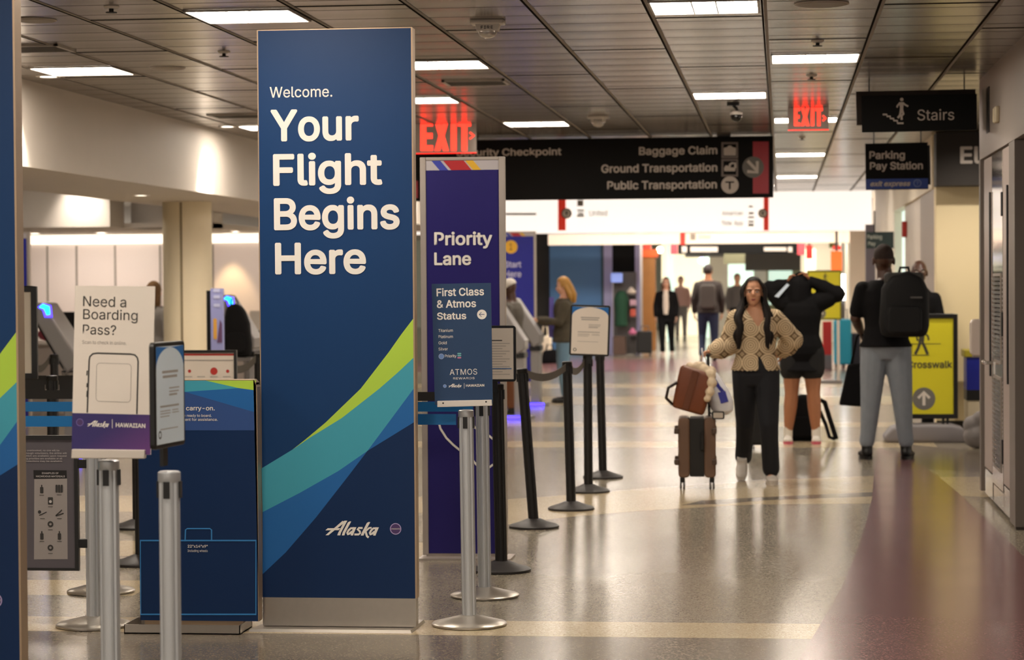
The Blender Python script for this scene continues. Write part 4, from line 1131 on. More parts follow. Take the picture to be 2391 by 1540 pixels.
# ================================================================ people
DG = None
def remesh(mb, name, m, parent, voxel=.008, iters=3, cut=None, fac=.5):
    """melt overlapping shapes into one continuous surface"""
    me = bpy.data.meshes.new(name); me.from_pydata([tuple(p) for p in mb.v], [], mb.f)
    bm = bmesh.new(); bm.from_mesh(me); bmesh.ops.recalc_face_normals(bm, faces=bm.faces); bm.to_mesh(me); bm.free()
    o = bpy.data.objects.new(name, me); C.objects.link(o)
    r = o.modifiers.new('r', 'REMESH'); r.mode = 'VOXEL'; r.voxel_size = voxel; r.use_smooth_shade = True
    s = o.modifiers.new('s', 'SMOOTH'); s.factor = fac; s.iterations = iters
    bpy.context.view_layer.update()
    ev = o.evaluated_get(bpy.context.evaluated_depsgraph_get())
    nm = bpy.data.meshes.new_from_object(ev)
    o.modifiers.clear(); o.data = nm; nm.name = name; bpy.data.meshes.remove(me)
    if cut:
        bm = bmesh.new(); bm.from_mesh(nm)
        bmesh.ops.delete(bm, geom=[f for f in bm.faces if cut(f.calc_center_median())], context='FACES')
        seen_, best = set(), []
        for f0 in bm.faces:
            if f0 in seen_: continue
            st_, comp = [f0], []; seen_.add(f0)
            while st_:
                f_ = st_.pop(); comp.append(f_)
                for e_ in f_.edges:
                    for g_ in e_.link_faces:
                        if g_ not in seen_: seen_.add(g_); st_.append(g_)
            best.append(comp)
        big = max(map(len, best)) if best else 0
        bmesh.ops.delete(bm, geom=[f_ for c_ in best if len(c_) < big*.08 for f_ in c_], context='FACES')
        for _ in range(6): bmesh.ops.smooth_vert(bm, verts=[v_ for v_ in bm.verts if v_.is_boundary], factor=.5, use_axis_x=True, use_axis_y=True, use_axis_z=True)
        bm.to_mesh(nm); bm.free()
    nm.materials.clear(); nm.materials.append(m)
    for p in nm.polygons: p.use_smooth = True
    o.parent = parent
    return o
def V(*a): return Vector(a)
def sect(mb, rows, n=24):
    """stack of level ellipses (x, y, z, rx, ry)"""
    v = []; f = []
    for cx, cy, cz, rx, ry in rows:
        for k in range(n):
            a = 2*math.pi*k/n; v.append((cx+rx*math.cos(a), cy+ry*math.sin(a), cz))
    for i in range(len(rows)-1):
        for k in range(n):
            k2 = (k+1) % n; f.append((i*n+k, i*n+k2, (i+1)*n+k2, (i+1)*n+k))
    f.append(tuple(reversed(range(n)))); f.append(tuple(range((len(rows)-1)*n, len(rows)*n)))
    mb.add(v, f)
def limb(mb, pts, rs, n=12):
    mb.tube(pts, rs, n)
    for p, r in zip(pts, rs): mb.ell(p, (r, r, r), 12, 8)
def hand(mb, w, d, nrm, side, curl=.5, s=1.0):
    """palm, four bent fingers of different length and a thumb from the side of the palm; side +1/-1 = which way the thumb leaves"""
    d = Vector(d).normalized(); nrm = Vector(nrm); nrm = (nrm - d*nrm.dot(d)).normalized(); lat = d.cross(nrm).normalized()*side
    w = Vector(w)
    pe = w + d*.088*s
    for q in (-.6, -.2, .2, .6):
        mb.tube([w + lat*q*.02*s, w + d*.045*s + lat*q*.036*s, pe + lat*q*.042*s], [.014*s, .015*s, .0125*s], 8)
    for i, (q, L, r) in enumerate(((.036,.070,.0085),(.012,.079,.0088),(-.012,.073,.0085),(-.035,.058,.0076))):
        p = pe + lat*q*s - d*.004; pts = [p]; dd = d.copy()
        for j, fr_ in enumerate((.42, .32, .26)):
            a = curl*(.8, 1.0, .8)[j]*(1+.06*i)
            dd = (dd*math.cos(a) + nrm*math.sin(a)); dn = dd.normalized()
            nrm_l = (nrm - dn*nrm.dot(dn)); dd = dn
            p = p + dd*L*fr_*s; pts.append(p)
        limb(mb, pts, [r*s*1.04, r*s, r*s*.93, r*s*.82], 8)
    t0 = w + d*.022*s + lat*.022*s; t1 = t0 + (d*.6+lat*.8+nrm*.2).normalized()*.034*s; t2 = t1 + (d*.85+lat*.4+nrm*.45).normalized()*.030*s; t3 = t2 + (d*.9+nrm*.5).normalized()*.022*s
    limb(mb, [t0, t1, t2, t3], [.013*s, .0115*s, .010*s, .0085*s], 8)
def head(mb, c, k=1.0, yaw=0.0, nod=0.0):
    """skull, jaw, nose, ears, brow; faces local -y before turning"""
    h = MB()
    h.ell((0, .012, .025), (.074, .092, .092)); h.ell((0, -.018, -.03), (.062, .072, .085)); h.ell((0, -.052, -.082), (.03, .028, .03))
    h.ell((0, -.03, -.06), (.05, .05, .045))
    h.tube([(0,-.080,.012),(0,-.100,-.018),(0,-.092,-.028)], [.010,.0155,.013], 8); h.ell((0,-.094,-.022), (.018,.014,.011))
    h.ell((-.030,-.070,.024), (.026,.016,.010)); h.ell((.030,-.070,.024), (.026,.016,.010))
    h.ell((-.036,-.060,-.022), (.024,.022,.020)); h.ell((.036,-.060,-.022), (.024,.022,.020))
    h.ell((0,-.079,-.054), (.024,.012,.008)); h.ell((0,-.078,-.063), (.020,.011,.008))
    for s in (-1, 1): h.ell((s*.078,.012,-.012), (.010,.02,.032))
    M = Matrix.Translation(c) @ Matrix.Rotation(yaw, 4, 'Z') @ Matrix.Rotation(nod, 4, 'X') @ Matrix.Scale(k, 4)
    mb.add(h.v, h.f, 0, M)
    return M
def face_bits(M, par, brow, lip):
    for s in (-1, 1):
        e = MB(); e.ell((s*.030,-.0835,.004), (.0135,.006,.006), 12, 8, 0, M); e.ell((s*.030,-.0868,.004), (.0056,.0034,.0056), 12, 8, 1, M); e.build('eye', [mat('eye_white', 'c9bdb2', rough=.3), mat('eye_dark', '2a1d16', rough=.25)], par, smooth='all')
        e = MB(); e.tube([M @ Vector(q) for q in ((s*.014,-.091,.019),(s*.032,-.090,.026),(s*.050,-.076,.021))], .0042, 6); e.build('eyebrow', brow, par, smooth='all')
    e = MB(); e.ell((0,-.0895,-.055), (.021,.005,.0042), 12, 8, 0, M); e.ell((0,-.0885,-.063), (.018,.005,.0045), 12, 8, 0, M); e.build('lips', lip, par, smooth='all')
def shoe(par, a, toe, m, sole, h=.07, name='shoe', pitch=0, k=1.0):
    """a at the ankle's ground spot, toe = direction"""
    t = Vector((toe[0], toe[1], 0)).normalized(); M = Matrix.Translation(a) @ Matrix(((t.y, t.x, 0, 0), (-t.x, t.y, 0, 0), (0, 0, 1, 0), (0, 0, 0, 1))) @ Matrix.Rotation(pitch, 4, 'X') @ Matrix.Scale(k, 4)
    # local +y points along the toe
    s = MB(); s.ell((0, .00, .05), (.042, .055, .048)); s.ell((0, .07, .038), (.046, .085, .034)); s.ell((0, .12, .034), (.046, .055, .028)); s.tube([(0,0,.03),(0,-.005,h+.03)], [.04,.042], 12)
    s2 = MB(); s2.add(s.v, s.f, 0, M); o = remesh(s2, name, m, par, .008, 3)
    q = MB(); n = 20; pts = []
    for k in range(n):
        an = 2*math.pi*k/n; x = .046*math.cos(an); y = .055+.125*math.sin(an); pts.append((x, y))
    v = [(x, y, .0) for x, y in pts] + [(x*1.04, y*1.02, .024) for x, y in pts]
    f = [tuple(reversed(range(n))), tuple(range(n, 2*n))] + [(i, (i+1) % n, n+(i+1) % n, n+i) for i in range(n)]
    q.add(v, f, 0, M); q.build('sole', sole, o)
    return o
TORSO = [(.80,.11,.085),(.88,.165,.115),(.95,.168,.118),(1.06,.132,.095),(1.16,.140,.10),(1.25,.155,.112),(1.34,.16,.10),(1.40,.115,.075),(1.44,.062,.058)]
def figure(label, loc, rz, H, skin, J, voxel=.009, male=False, hands=True, name='person', curl=.6, headyaw=0.0, nod=0.0, bald=False, face=True, brow=None):
    """J: joints in metres: shoulder, elbow, wrist, hand direction and palm normal for l and r; hip, knee, ankle, toe; lean. Returns root, head matrix, dict"""
    k = H/1.70
    r = thing(name, label, 'person', loc, rz)
    b = MB(); w = 1.12 if male else 1.0
    lx, ly = J.get('lean', (0, 0))
    def sh(z): q = max(0, z-.9*k)/(.6*k); return (lx*q, ly*q)
    rows = []
    for z, rx, ry in TORSO:
        o = sh(z*k); rows.append((o[0], o[1], z*k, rx*k*(w if z > 1.0 else 1), ry*k*w))
    sect(b, rows)
    oh = sh(1.57*k); hc = Vector(J.get('head', (oh[0], oh[1]-.012*k, 1.585*k)))
    nb = Vector((sh(1.4*k)[0], sh(1.4*k)[1]+.01*k, 1.40*k))
    limb(b, [nb, (nb+hc)/2 + V(0,.012,0), hc + V(0,.02*k,-.05*k)], [.062*k*w, .054*k*w, .054*k])
    M = head(b, hc, k*J.get('hs', .98), headyaw, nod)
    for s in ('l', 'r'):
        S_, E, Wr = [Vector(q) for q in J['arm_'+s][:3]]
        limb(b, [nb, S_], [.05*k, .05*k])
        limb(b, [S_, (S_+E)/2, E, (E+Wr)/2, Wr], [.050*k*w, .044*k*w, .038*k*w, .036*k*w, .026*k*w])
        if hands and len(J['arm_'+s]) > 3: hand(b, Wr, J['arm_'+s][3], J['arm_'+s][4], J['arm_'+s][5], J['arm_'+s][6] if len(J['arm_'+s]) > 6 else curl, k*(1.05 if male else .95))
        h_, kn, an = [Vector(q) for q in J['leg_'+s][:3]]
        limb(b, [h_, (h_*.6+kn*.4), kn, kn*.7+an*.3, kn*.35+an*.65, an], [q_*k*w*(J.get('legk', 1) if q_ > .037 else 1) for q_ in (.088, .078, .056, .056, .045, .036)])
        if len(J['leg_'+s]) > 3:
            t = Vector(J['leg_'+s][3]); limb(b, [an, an+V(0,0,-.03), an + t*.10 + V(0,0,-.045)], [.036*k, .035*k, .026*k])
    body = remesh(b, 'body', skin, r, voxel, 2)
    if face: face_bits(M, body, brow or mat('brow_dark', '2a1a12', rough=.6), mat('lip_rose', 'a35a50', rough=.5))
    return r, M, rows
def top(r, name, rows, J, m, z0, z1, e=.014, sleeve=1.0, sr=None, voxel=.009, k=1.0, cut=None, hem=0.0, w=1.0, extra=None):
    b = MB(); q = [(x, y, z, rx+e, ry+e) for x, y, z, rx, ry in rows if z0 <= z <= z1]
    if q[0][2] > z0:
        x, y, z, rx, ry = q[0]; q.insert(0, (x, y, z0, rx+hem, ry+hem))
    if q[-1][2] < z1: x, y, z, rx, ry = q[-1]; q.append((x, y, z1, rx*.8, ry*.8))
    sect(b, q)
    sr = sr or [.064, .056, .050, .048, .038]
    for s in ('l', 'r'):
        S_, E, Wr = [Vector(a) for a in J['arm_'+s][:3]]
        nx = [q for q in rows if q[2] <= z1][-1]; limb(b, [Vector((nx[0], nx[1], min(z1, nx[2]) - .045*k)), S_], [.055*k, sr[0]*k*w*.92])
        if sleeve >= 1: limb(b, [S_, (S_+E)/2, E, (E+Wr)/2, E*(1-.93)+Wr*.93], [a*k*w for a in sr])
        elif sleeve > 0: limb(b, [S_, S_*.6+E*.4, S_*(1-sleeve)+E*sleeve], [a*k*w for a in sr[:3]])
    if extra: extra(b)
    return remesh(b, name, m, r, voxel, 4, cut)
def trousers(r, name, J, m, k, zt, rows, rs=(.105,.095,.074,.066,.060,.062), voxel=.01, w=1.0, frac=1.0, e=.013, up=.045):
    b = MB(); q = [(x, y, z, rx+e, ry+e) for x, y, z, rx, ry in rows if z <= zt]
    x, y, z, rx, ry = q[-1]; q.append((x, y, zt, rx*.97, ry*.97)); sect(b, q)
    for s in ('l', 'r'):
        h_, kn, an = [Vector(a) for a in J['leg_'+s][:3]]
        if frac >= 1: limb(b, [h_, h_*.6+kn*.4, kn, kn*.7+an*.3, kn*.35+an*.65, an+V(0,0,up)], [a*k*w for a in rs])
        else: limb(b, [h_, h_*(1-frac)+kn*frac], [rs[0]*k*w, rs[1]*k*w])
    return remesh(b, name, m, r, voxel, 4)
def hair_cap(M, extra=None, lift=.012):
    h = MB(); h.ell((0,.020,.034), (.083+lift*.2,.096+lift*.3,.090+lift), 20, 12, 0, M)
    if extra: extra(h, M)
    return h
M_SKIN = mat('skin_warm', 'cc9674', rough=.5, noise=.04, nscale=30)
M_SKINT = mat('skin_tan', 'a8704e', rough=.5, noise=.04, nscale=30)
M_SKIND = mat('skin_deep', '4a2e22', rough=.45, noise=.05, nscale=30)
M_SKINF = mat('skin_fair', 'd2a086', rough=.5, noise=.04, nscale=30)
M_BLKC = mat('black_cloth', '0c0b0d', rough=.85, spec=.2)
M_HAIRD = mat('dark_hair', '150d0a', rough=.6, spec=.25, noise=.4, nscale=90, bump=.9, bscale=110)
M_SOLE = mat('white_sole', 'd8d0c6', rough=.5)

def crochet():
    m, nt, b, L = nodes_of('cream_crochet')
    tc = nt.nodes.new('ShaderNodeTexCoord'); sp = nt.nodes.new('ShaderNodeSeparateXYZ'); L.new(tc.outputs['Object'], sp.inputs[0])
    def mth(op, a, b_=None):
        n = nt.nodes.new('ShaderNodeMath'); n.operation = op
        for i, q in enumerate((a, b_)):
            if q is None: continue
            if isinstance(q, (int, float)): n.inputs[i].default_value = q
            else: L.new(q, n.inputs[i])
        return n.outputs[0]
    P = .135
    fx = mth('SUBTRACT', mth('FRACT', mth('DIVIDE', mth('ADD', sp.outputs['X'], 10*P+.105), P)), .5)
    fz = mth('SUBTRACT', mth('FRACT', mth('DIVIDE', mth('SUBTRACT', sp.outputs['Z'], .875), P)), .5)
    d = mth('SQRT', mth('ADD', mth('MULTIPLY', fx, fx), mth('MULTIPLY', fz, fz)))
    rg = mth('SINE', mth('MULTIPLY', d, 50.0))
    rings = mth('MULTIPLY', mth('GREATER_THAN', rg, .2), .62)
    corner = mth('MULTIPLY', mth('GREATER_THAN', d, .545), mth('LESS_THAN', d, .61))
    hole = mth('MULTIPLY', corner, 1.0)
    fac = mth('MAXIMUM', rings, hole)
    mx = nt.nodes.new('ShaderNodeMix'); mx.data_type = 'RGBA'; mx.inputs['A'].default_value = srgb('d9c3a0'); mx.inputs['B'].default_value = srgb('6b553d')
    L.new(fac, mx.inputs['Factor']); L.new(mx.outputs['Result'], b.inputs['Base Color']); b.inputs['Roughness'].default_value = .9; b.inputs['Specular IOR Level'].default_value = .1
    n2 = nt.nodes.new('ShaderNodeTexNoise'); n2.inputs['Scale'].default_value = 140; L.new(tc.outputs['Object'], n2.inputs['Vector'])
    ad = mth('SUBTRACT', mth('MULTIPLY', n2.outputs['Fac'], .6), fac)
    bp = nt.nodes.new('ShaderNodeBump'); bp.inputs['Strength'].default_value = .8; bp.inputs['Distance'].default_value = .01; L.new(ad, bp.inputs['Height']); L.new(bp.outputs['Normal'], b.inputs['Normal'])
    return m

# ---------------------------------------------------------------- woman walking towards us
p = G(1766, 1127)
k = 1.62/1.70
J = dict(arm_l=((-.150,0,1.285),(-.215,-.02,1.07),(-.325,-.16,1.035),(-.9,-.35,-.15),(0,-.25,-1),-1,1.15),
         arm_r=((.148,.01,1.285),(.292,.09,1.115),(.205,.185,1.02),(-.8,.3,-.4),(0,1,0),1,.5),
         leg_l=((-.085,0,.86),(-.085,.10,.47),(-.105,.34,.15),(.0,-.6,-.8)), leg_r=((.085,-.01,.86),(.10,-.10,.46),(.115,-.04,.085),(0,-1,0)),
         head=(-.015,-.01,1.487), lean=(0,-.01))
wr, M, rows = figure('woman in a cream crochet cardigan and dark trousers walking with a suitcase and plastic bag', p, 0, 1.62, M_SKIN, J, voxel=.0055)
vz = 1.225
def vneck(c): return (c.y < -.02 and c.z > vz + abs(c.x-.02)*1.5) or (c.y < .0 and c.z < 1.0 and .022 + (1.0-c.z)*.02 < c.x < .022 + (1.0-c.z)*.50) or c.z < .872 + (.010*abs(math.sin(c.x*95)))
top(wr, 'cardigan', rows, J, crochet(), .86, 1.395, .026, 1.0, [.074,.078,.080,.084,.062], .0075, 1.0, vneck, .02)
trousers(wr, 'trousers', J, mat('dark_denim', '11131a', rough=.8), k, 1.03, rows, (.108,.10,.08,.074,.072,.072), .008, up=.03)
shoe(wr, V(.115,-.03,0), (.1,-1), M_SOLE, M_SOLE); shoe(wr, V(-.115,.31,.095), (-.05,-1), mat('cream_shoe', 'cfc8be', rough=.6), M_SOLE, pitch=-.62)
def longhair(h, M):
    for s in (-1, 1):
        for i, (a, yy) in enumerate(((.062,-.02),(.078,.005),(.082,.035))):
            pts = [(s*.03,-.02+i*.02,.11),(s*(a+.012),yy-.012,.03),(s*(a+.010),yy-.02,-.06),(s*(a+.028),yy-.035,-.13),(s*(a+.058),-.085-.01*i+.05*i,-.21),(s*(a+.040),-.115+.04*i,-.29),(s*(a+.062+.006*i),-.12+.05*i,-.36),(s*(a+.05),-.115+.05*i,-.43),(s*(a+.062),-.115+.05*i,-.475)]
            pts = crv([(a_+(.007*math.sin(2.6*j+i*2+s) if j > 2 else 0), b_, c_) for j, (a_, b_, c_) in enumerate(pts)], 4); h.tube([M @ Vector(q) for q in pts], lerp_list([.014,.018,.020,.024,.029,.027,.024,.018,.005], len(pts)), 12)
    for x in (-.05, 0, .05): h.tube([M @ Vector(q) for q in ((x*.6,.09,.06),(x,.115,-.05),(x*1.3,.12,-.2),(x*1.4,.125,-.32))], [.03,.04,.04,.02], 10)
hb_ = hair_cap(M, longhair)
hr = remesh(hb_, 'hair', M_HAIRD, wr, .0065, 2, lambda c: ((M.inverted() @ c).y < -.03 and (M.inverted() @ c).z > -.13 and abs((M.inverted() @ c).x - .0) < .072*(1-max(0,(M.inverted() @ c).z-.04)/.13) and (M.inverted() @ c).z < .098))
WL = Vector((-.325,-.16,1.035)) + p
# ---------------------------------------------------------------- woman pulling a black hoodie over her head
p = G(1873, 1034)
J = dict(arm_l=((-.17,0,1.36),(-.30,.02,1.49),(-.135,-.03,1.545),(.35,-.1,.9),(1,-.2,-.3),-1,1.1), arm_r=((.16,0,1.36),(.335,.02,1.44),(.075,-.05,1.575),(-.5,-.1,.8),(-1,-.2,-.3),1,1.1),
         leg_l=((-.095,0,.88),(-.10,.0,.48),(-.135,.02,.085),(0,1,0)), leg_r=((.095,0,.88),(.11,.0,.48),(.135,.02,.085),(.1,1,0)), head=(-.03,0,1.50), legk=1.2)
r, M, rows = figure('woman with bare legs pulling a black hoodie over her head, behind the woman in crochet', p, 0, 1.68, M_SKINT, J, voxel=.008, face=False)
def hood(b):
    limb(b, [V(-.03,.0,1.40), V(-.03,-.01,1.52), V(-.01,-.02,1.585)], [.13,.125,.075]); limb(b, [V(-.13,-.03,1.50), V(-.02,-.03,1.56), V(.07,-.04,1.54)], [.045,.06,.045])
top(r, 'hoodie', rows, J, M_BLKC, .70, 1.44, .04, 1.0, [.10,.094,.086,.072,.048], .010, 1.0, None, .045, extra=hood)
trousers(r, 'shorts', J, mat('black_shorts', '100f10', rough=.85), 1.0, 1.0, rows, (.125,.120), frac=.42, voxel=.01)
for s in ('l', 'r'):
    an = Vector(J['leg_'+s][2]); b = MB(); b.tube([an+V(0,0,-.02), an+V(0,0,.035), an+V(0,0,.07)], [.044,.045,.044], 14); b.build('sock', mat('sock_white', 'ded8cc', rough=.9), r, smooth=True)
    shoe(r, V(an.x, an.y, 0), (0,-1), mat('white_trainer', 'd9d3c8', rough=.6), mat('pink_sole', 'd8647c', rough=.5))
b = MB(); b.add([(-.26,-.13,1.42),(-.22,-.13,1.41),(-.115,-.12,1.53),(-.14,-.12,1.545),(-.26,-.128,1.42),(-.22,-.128,1.41),(-.115,-.118,1.53),(-.14,-.118,1.545)], [(0,1,2,3),(7,6,5,4),(0,4,5,1),(1,5,6,2),(2,6,7,3),(3,7,4,0)])
o = b.build('paper_slip', mat('paper_slip', 'c9d8e6', rough=.6)); o.location = p; tag(o, 'pale paper slip held in the raised hand of the black hoodie', 'paper')
# ---------------------------------------------------------------- man with a black backpack
p = G(2069, 1072)
k = 1.87/1.70
J = dict(arm_l=((-.195,0,1.49),(-.262,.02,1.24),(-.21,.20,1.12),(.2,.9,-.35),(1,0,0),1,.9), arm_r=((.195,0,1.49),(.26,.04,1.22),(.20,.24,1.16),(-.2,.9,-.2),(-1,0,0),-1,.9),
         leg_l=((-.10,0,.98),(-.13,.0,.53),(-.165,.02,.09),(-.15,1,0)), leg_r=((.10,0,.98),(.14,0,.53),(.175,.02,.09),(.2,1,0)), head=(-.015,.0,1.752), hs=1.05)
r, M, rows = figure('man seen from behind with a black backpack on black shirt and pale jeans', p, 0, 1.87, M_SKIND, J, voxel=.008, male=True, headyaw=math.pi, face=False)
top(r, 't_shirt', rows, J, M_BLKC, .99, 1.575, .02, .75, [.070,.068,.064,.06,.05], .010, k, None, .03)
trousers(r, 'jeans', J, mat('pale_jeans', '868c94', rough=.85, noise=.12, nscale=14), k, 1.07, rows, (.104,.098,.078,.070,.060,.058), .01, 1.06, up=.07)
for s in ('l','r'): an = Vector(J['leg_'+s][2]); shoe(r, V(an.x, an.y, 0), J['leg_'+s][3], M_BLACK, M_BLACK, k=1.22)
h = MB(); h.ell((0,.012,.032), (.0765,.0935,.090), 20, 12, 0, M); remesh(h, 'hair', mat('short_black_hair', '281a13', rough=.85), r, .008, 2, lambda c: (M.inverted() @ c).z < .0)
MAN = p
# his friend in front of him
p4_ = PY(2137, 700, 23.86); p4_.z = 0
J = dict(arm_l=((-.19,0,1.38),(-.24,-.02,1.12),(-.22,-.1,.90),(.1,-.5,-.8),(1,0,0),-1,.7), arm_r=((.19,0,1.38),(.25,.0,1.12),(.25,-.06,.88),(0,-.4,-.9),(-1,0,0),1,.7),
         leg_l=((-.10,0,.92),(-.11,0,.5),(-.11,.02,.09),(0,-1,0)), leg_r=((.10,0,.92),(.11,0,.5),(.12,.02,.09),(0,-1,0)), head=(.04,-.01,1.645))
r, M, rows = figure('bald man in a black shirt standing behind the yellow crosswalk sign', p4_, 0, 1.76, M_SKIND, J, voxel=.010, male=True)
top(r, 't_shirt', rows, J, M_BLKC, .95, 1.49, .02, .8, [.068,.066,.062,.06,.05], .012, 1.0, None, .02)
trousers(r, 'trousers', J, M_BLKC, 1.03, 1.02, rows, voxel=.012)
for s in ('l','r'): an = Vector(J['leg_'+s][2]); shoe(r, V(an.x, an.y, 0), (0,-1), M_BLACK, M_BLACK)

# ---------------------------------------------------------------- people farther off
def stand(H, el=.0, wf=.05, sp=.10, male=False):
    k = H/1.70; sx = .185 if male else .165
    return dict(arm_l=((-sx*k,0,1.335*k),(-(sx+.06)*k,.02,1.10*k),(-(sx+.06)*k,-wf,.86*k),(0,-.2,-1),(1,0,0),-1,.5), arm_r=((sx*k,0,1.335*k),((sx+.06)*k,.02,1.10*k),((sx+.06)*k,-wf,.86*k),(0,-.2,-1),(-1,0,0),1,.5),
        leg_l=((-.09*k,0,.88*k),(-sp*k,-.02,.48*k),(-sp*k,.02,.085*k),(0,-1,0)), leg_r=((.09*k,0,.88*k),(sp*k,-.02,.48*k),(sp*k,.02,.085*k),(0,-1,0)))
def walker(label, loc, rz, H, skin, topm, botm, shoem, hairm=None, male=False, J=None, long=False, jacket=None, voxel=.014, topz=(.9,1.42), nod=0.0, coat='jacket', e=.02):
    k = H/1.70; J = J or stand(H, male=male)
    r, M, rows = figure(label, loc, rz, H, skin, J, voxel=voxel, male=male, nod=nod)
    top(r, coat, rows, J, topm, topz[0]*k, topz[1]*k, e, 1.0, [.070,.068,.062,.056,.046], voxel, k, None, .02)
    trousers(r, 'trousers', J, botm, k, 1.0*k, rows, voxel=voxel)
    for s in ('l','r'): an = Vector(J['leg_'+s][2]); shoe(r, V(an.x, an.y, 0), J['leg_'+s][3][:2], shoem, shoem)
    if hairm:
        def ex(h, M):
            if long:
                for s in (-1, 1): h.tube([M @ Vector(q) for q in ((s*.04,.02,.07),(s*.072,.03,-.02),(s*.08,.05,-.13),(s*.075,.05,-.25))], [.028,.028,.03,.012], 10)
                h.tube([M @ Vector(q) for q in ((0,.06,.06),(0,.085,-.05),(0,.10,-.16),(0,.10,-.27))], [.05,.06,.06,.02], 12)
        remesh(hair_cap(M, ex), 'hair', hairm, r, .010, 2, lambda c: ((M.inverted() @ c).y < -.035 and (M.inverted() @ c).z < .075) or (not long and (M.inverted() @ c).z < -.05))
    return r, M, rows, J
M_CAMO = mat('olive_jacket', '4a4336', rough=.9, noise=.45, nscale=9)
M_JEAN = mat('blue_jeans', '6f8fa8', rough=.9)
M_JEAND = mat('dark_blue_jeans', '1f2740', rough=.9)
# blonde woman looking at her phone
p = G(1318, 939); J = stand(1.62)
J['arm_l'] = ((-.16,0,1.27),(-.19,-.10,1.06),(-.08,-.34,1.08),(.1,-.9,.1),(0,.2,1),1,.6); J['arm_r'] = ((.16,0,1.27),(.20,-.08,1.05),(.06,-.33,1.06),(-.2,-.9,.1),(0,.2,1),-1,.6)
r, M, rows, J = walker('blonde woman in an olive jacket and blue jeans looking down at her phone', p, math.radians(-80), 1.62, M_SKINF, M_CAMO, M_JEAN, M_BLACK, mat('blonde_hair', 'b08038', rough=.5, noise=.3, nscale=60), J=J, long=True, nod=.25, topz=(.82,1.42), e=.03, voxel=.012)
b = MB(); b.tube([(-.12,-.15,1.36),(-.05,-.155,1.15),(-.1,-.15,.85)], [.03,.035,.04], 10); b.build('scarf', mat('violet_scarf', '6a62b8', rough=.8), r, smooth=True)
t = PY(1265, 745, p.y); t2 = thing('phone', 'white phone in the hands of the blonde woman', 'phone', (p.x-.50, p.y-.08, 1.15)); q = MB().cb((0,0,0),(.012,.075,.15)); q.build('case', M_SOLE, t2, bevel=.004)
t2.rotation_euler = (0, -.5, 0); q = MB().cb((.0065,0,0),(.001,.066,.135)); q.build('screen', M_BLACK, t2)
# person with a white cap at the kiosk
p = PY(1192, 700, 27.6); p.z = 0
J = stand(1.6, male=True); J['arm_l'] = ((-.19,0,1.25),(-.23,-.12,1.08),(-.2,-.36,1.1),(0,-.9,.1),(0,0,-1),-1,.5)
r, M, rows, J = walker('person in a grey jacket and white cap bending at a check-in kiosk', p, math.radians(-95), 1.6, M_SKIND, mat('grey_jacket', '57514a', rough=.8), mat('rust_trousers', '7a4a2c', rough=.8), M_BLACK, None, True, J, nod=.5, topz=(.78,1.42), e=.04)
h = MB(); h.ell((0,.02,.045), (.087,.1,.085), 20, 12, 0, M); h.ell((0,-.10,.04), (.06,.06,.01), 16, 8, 0, M); remesh(h, 'cap', mat('cap_white', 'ddd6cc', rough=.7), r, .008, 2, lambda c: (M.inverted() @ c).z < .02)
# woman in a white top and dark jacket
p = G(1556, 831); J = stand(1.62, sp=.08); J['leg_l'] = ((-.085,0,.84),(-.08,-.10,.46),(-.07,-.12,.085),(0,-1,0)); J['leg_r'] = ((.085,0,.84),(.10,.06,.46),(.11,.14,.085),(0,-1,0))
r, M, rows, J = walker('woman in a black jacket over a white top walking past the brown pillar', p, 0, 1.62, M_SKINF, M_BLKC, M_BLKC, mat('pale_shoe', 'c9b9ae', rough=.6), mat('brown_hair', '5a3a24', rough=.6), J=J, long=True, topz=(.74,1.42), e=.035)
b = MB(); sect(b, [(0,-.045,.86,.075,.125),(0,-.05,1.05,.075,.115),(0,-.05,1.25,.08,.118),(0,-.03,1.36,.06,.09)]); remesh(b, 'white_top', mat('white_cloth', 'd8cabb', rough=.9), r, .012, 2)
# man walking away
p = G(1654, 842); J = stand(1.86, male=True, sp=.11); J['leg_r'] = ((.1,0,.96),(.12,-.14,.52),(.12,.06,.10),(0,-1,0))
r, M, rows, J = walker('man in a dark brown jacket and jeans walking away down the hall', p, math.pi, 1.86, M_SKINT, mat('brown_jacket', '2c2420', rough=.9, noise=.3, nscale=8), M_JEAND, M_BLACK, mat('dark_short_hair', '2a1f1a', rough=.7), True, J, topz=(.85,1.42), e=.04)
b = MB(); b.prism(rrect(-.15,.15,1.02,1.48,.07), .14, .26); b.build('pack', mat('grey_pack', '4a443f', rough=.8), r, bevel=.03, seg=3)
# passenger behind the boarding pass sign
p = PY(360, 700, 25.5); p.z = 0
walker('person with curly brown hair in a grey top behind the white boarding pass sign', p, math.radians(160), 1.6, M_SKINF, mat('grey_top', '8f8a86', rough=.9), M_BLKC, M_BLACK, mat('curly_brown_hair', '7a5a38', rough=.8, noise=.4, nscale=40), long=True)
# far figures
p = PY(1722, 760, 56); p.z = 0
walker('dark grey figure far down the hall, between the man walking away and the crochet cardigan', p, .3, 1.7, M_SKIN, mat('far_grey_coat', '55504e', rough=.9), M_BLKC, M_BLACK, mat('dark_short_hair', '2a1f1a'), True, voxel=.02)
p = PY(1590, 760, 62); p.z = 0
walker('figure in a pinkish top far down the hall, beside the woman in the white top', p, 0, 1.65, M_SKINF, mat('far_pink_top', 'a8827c', rough=.9), mat('far_grey_trousers', '6a6462', rough=.9), M_BLACK, M_HAIRD, voxel=.02)
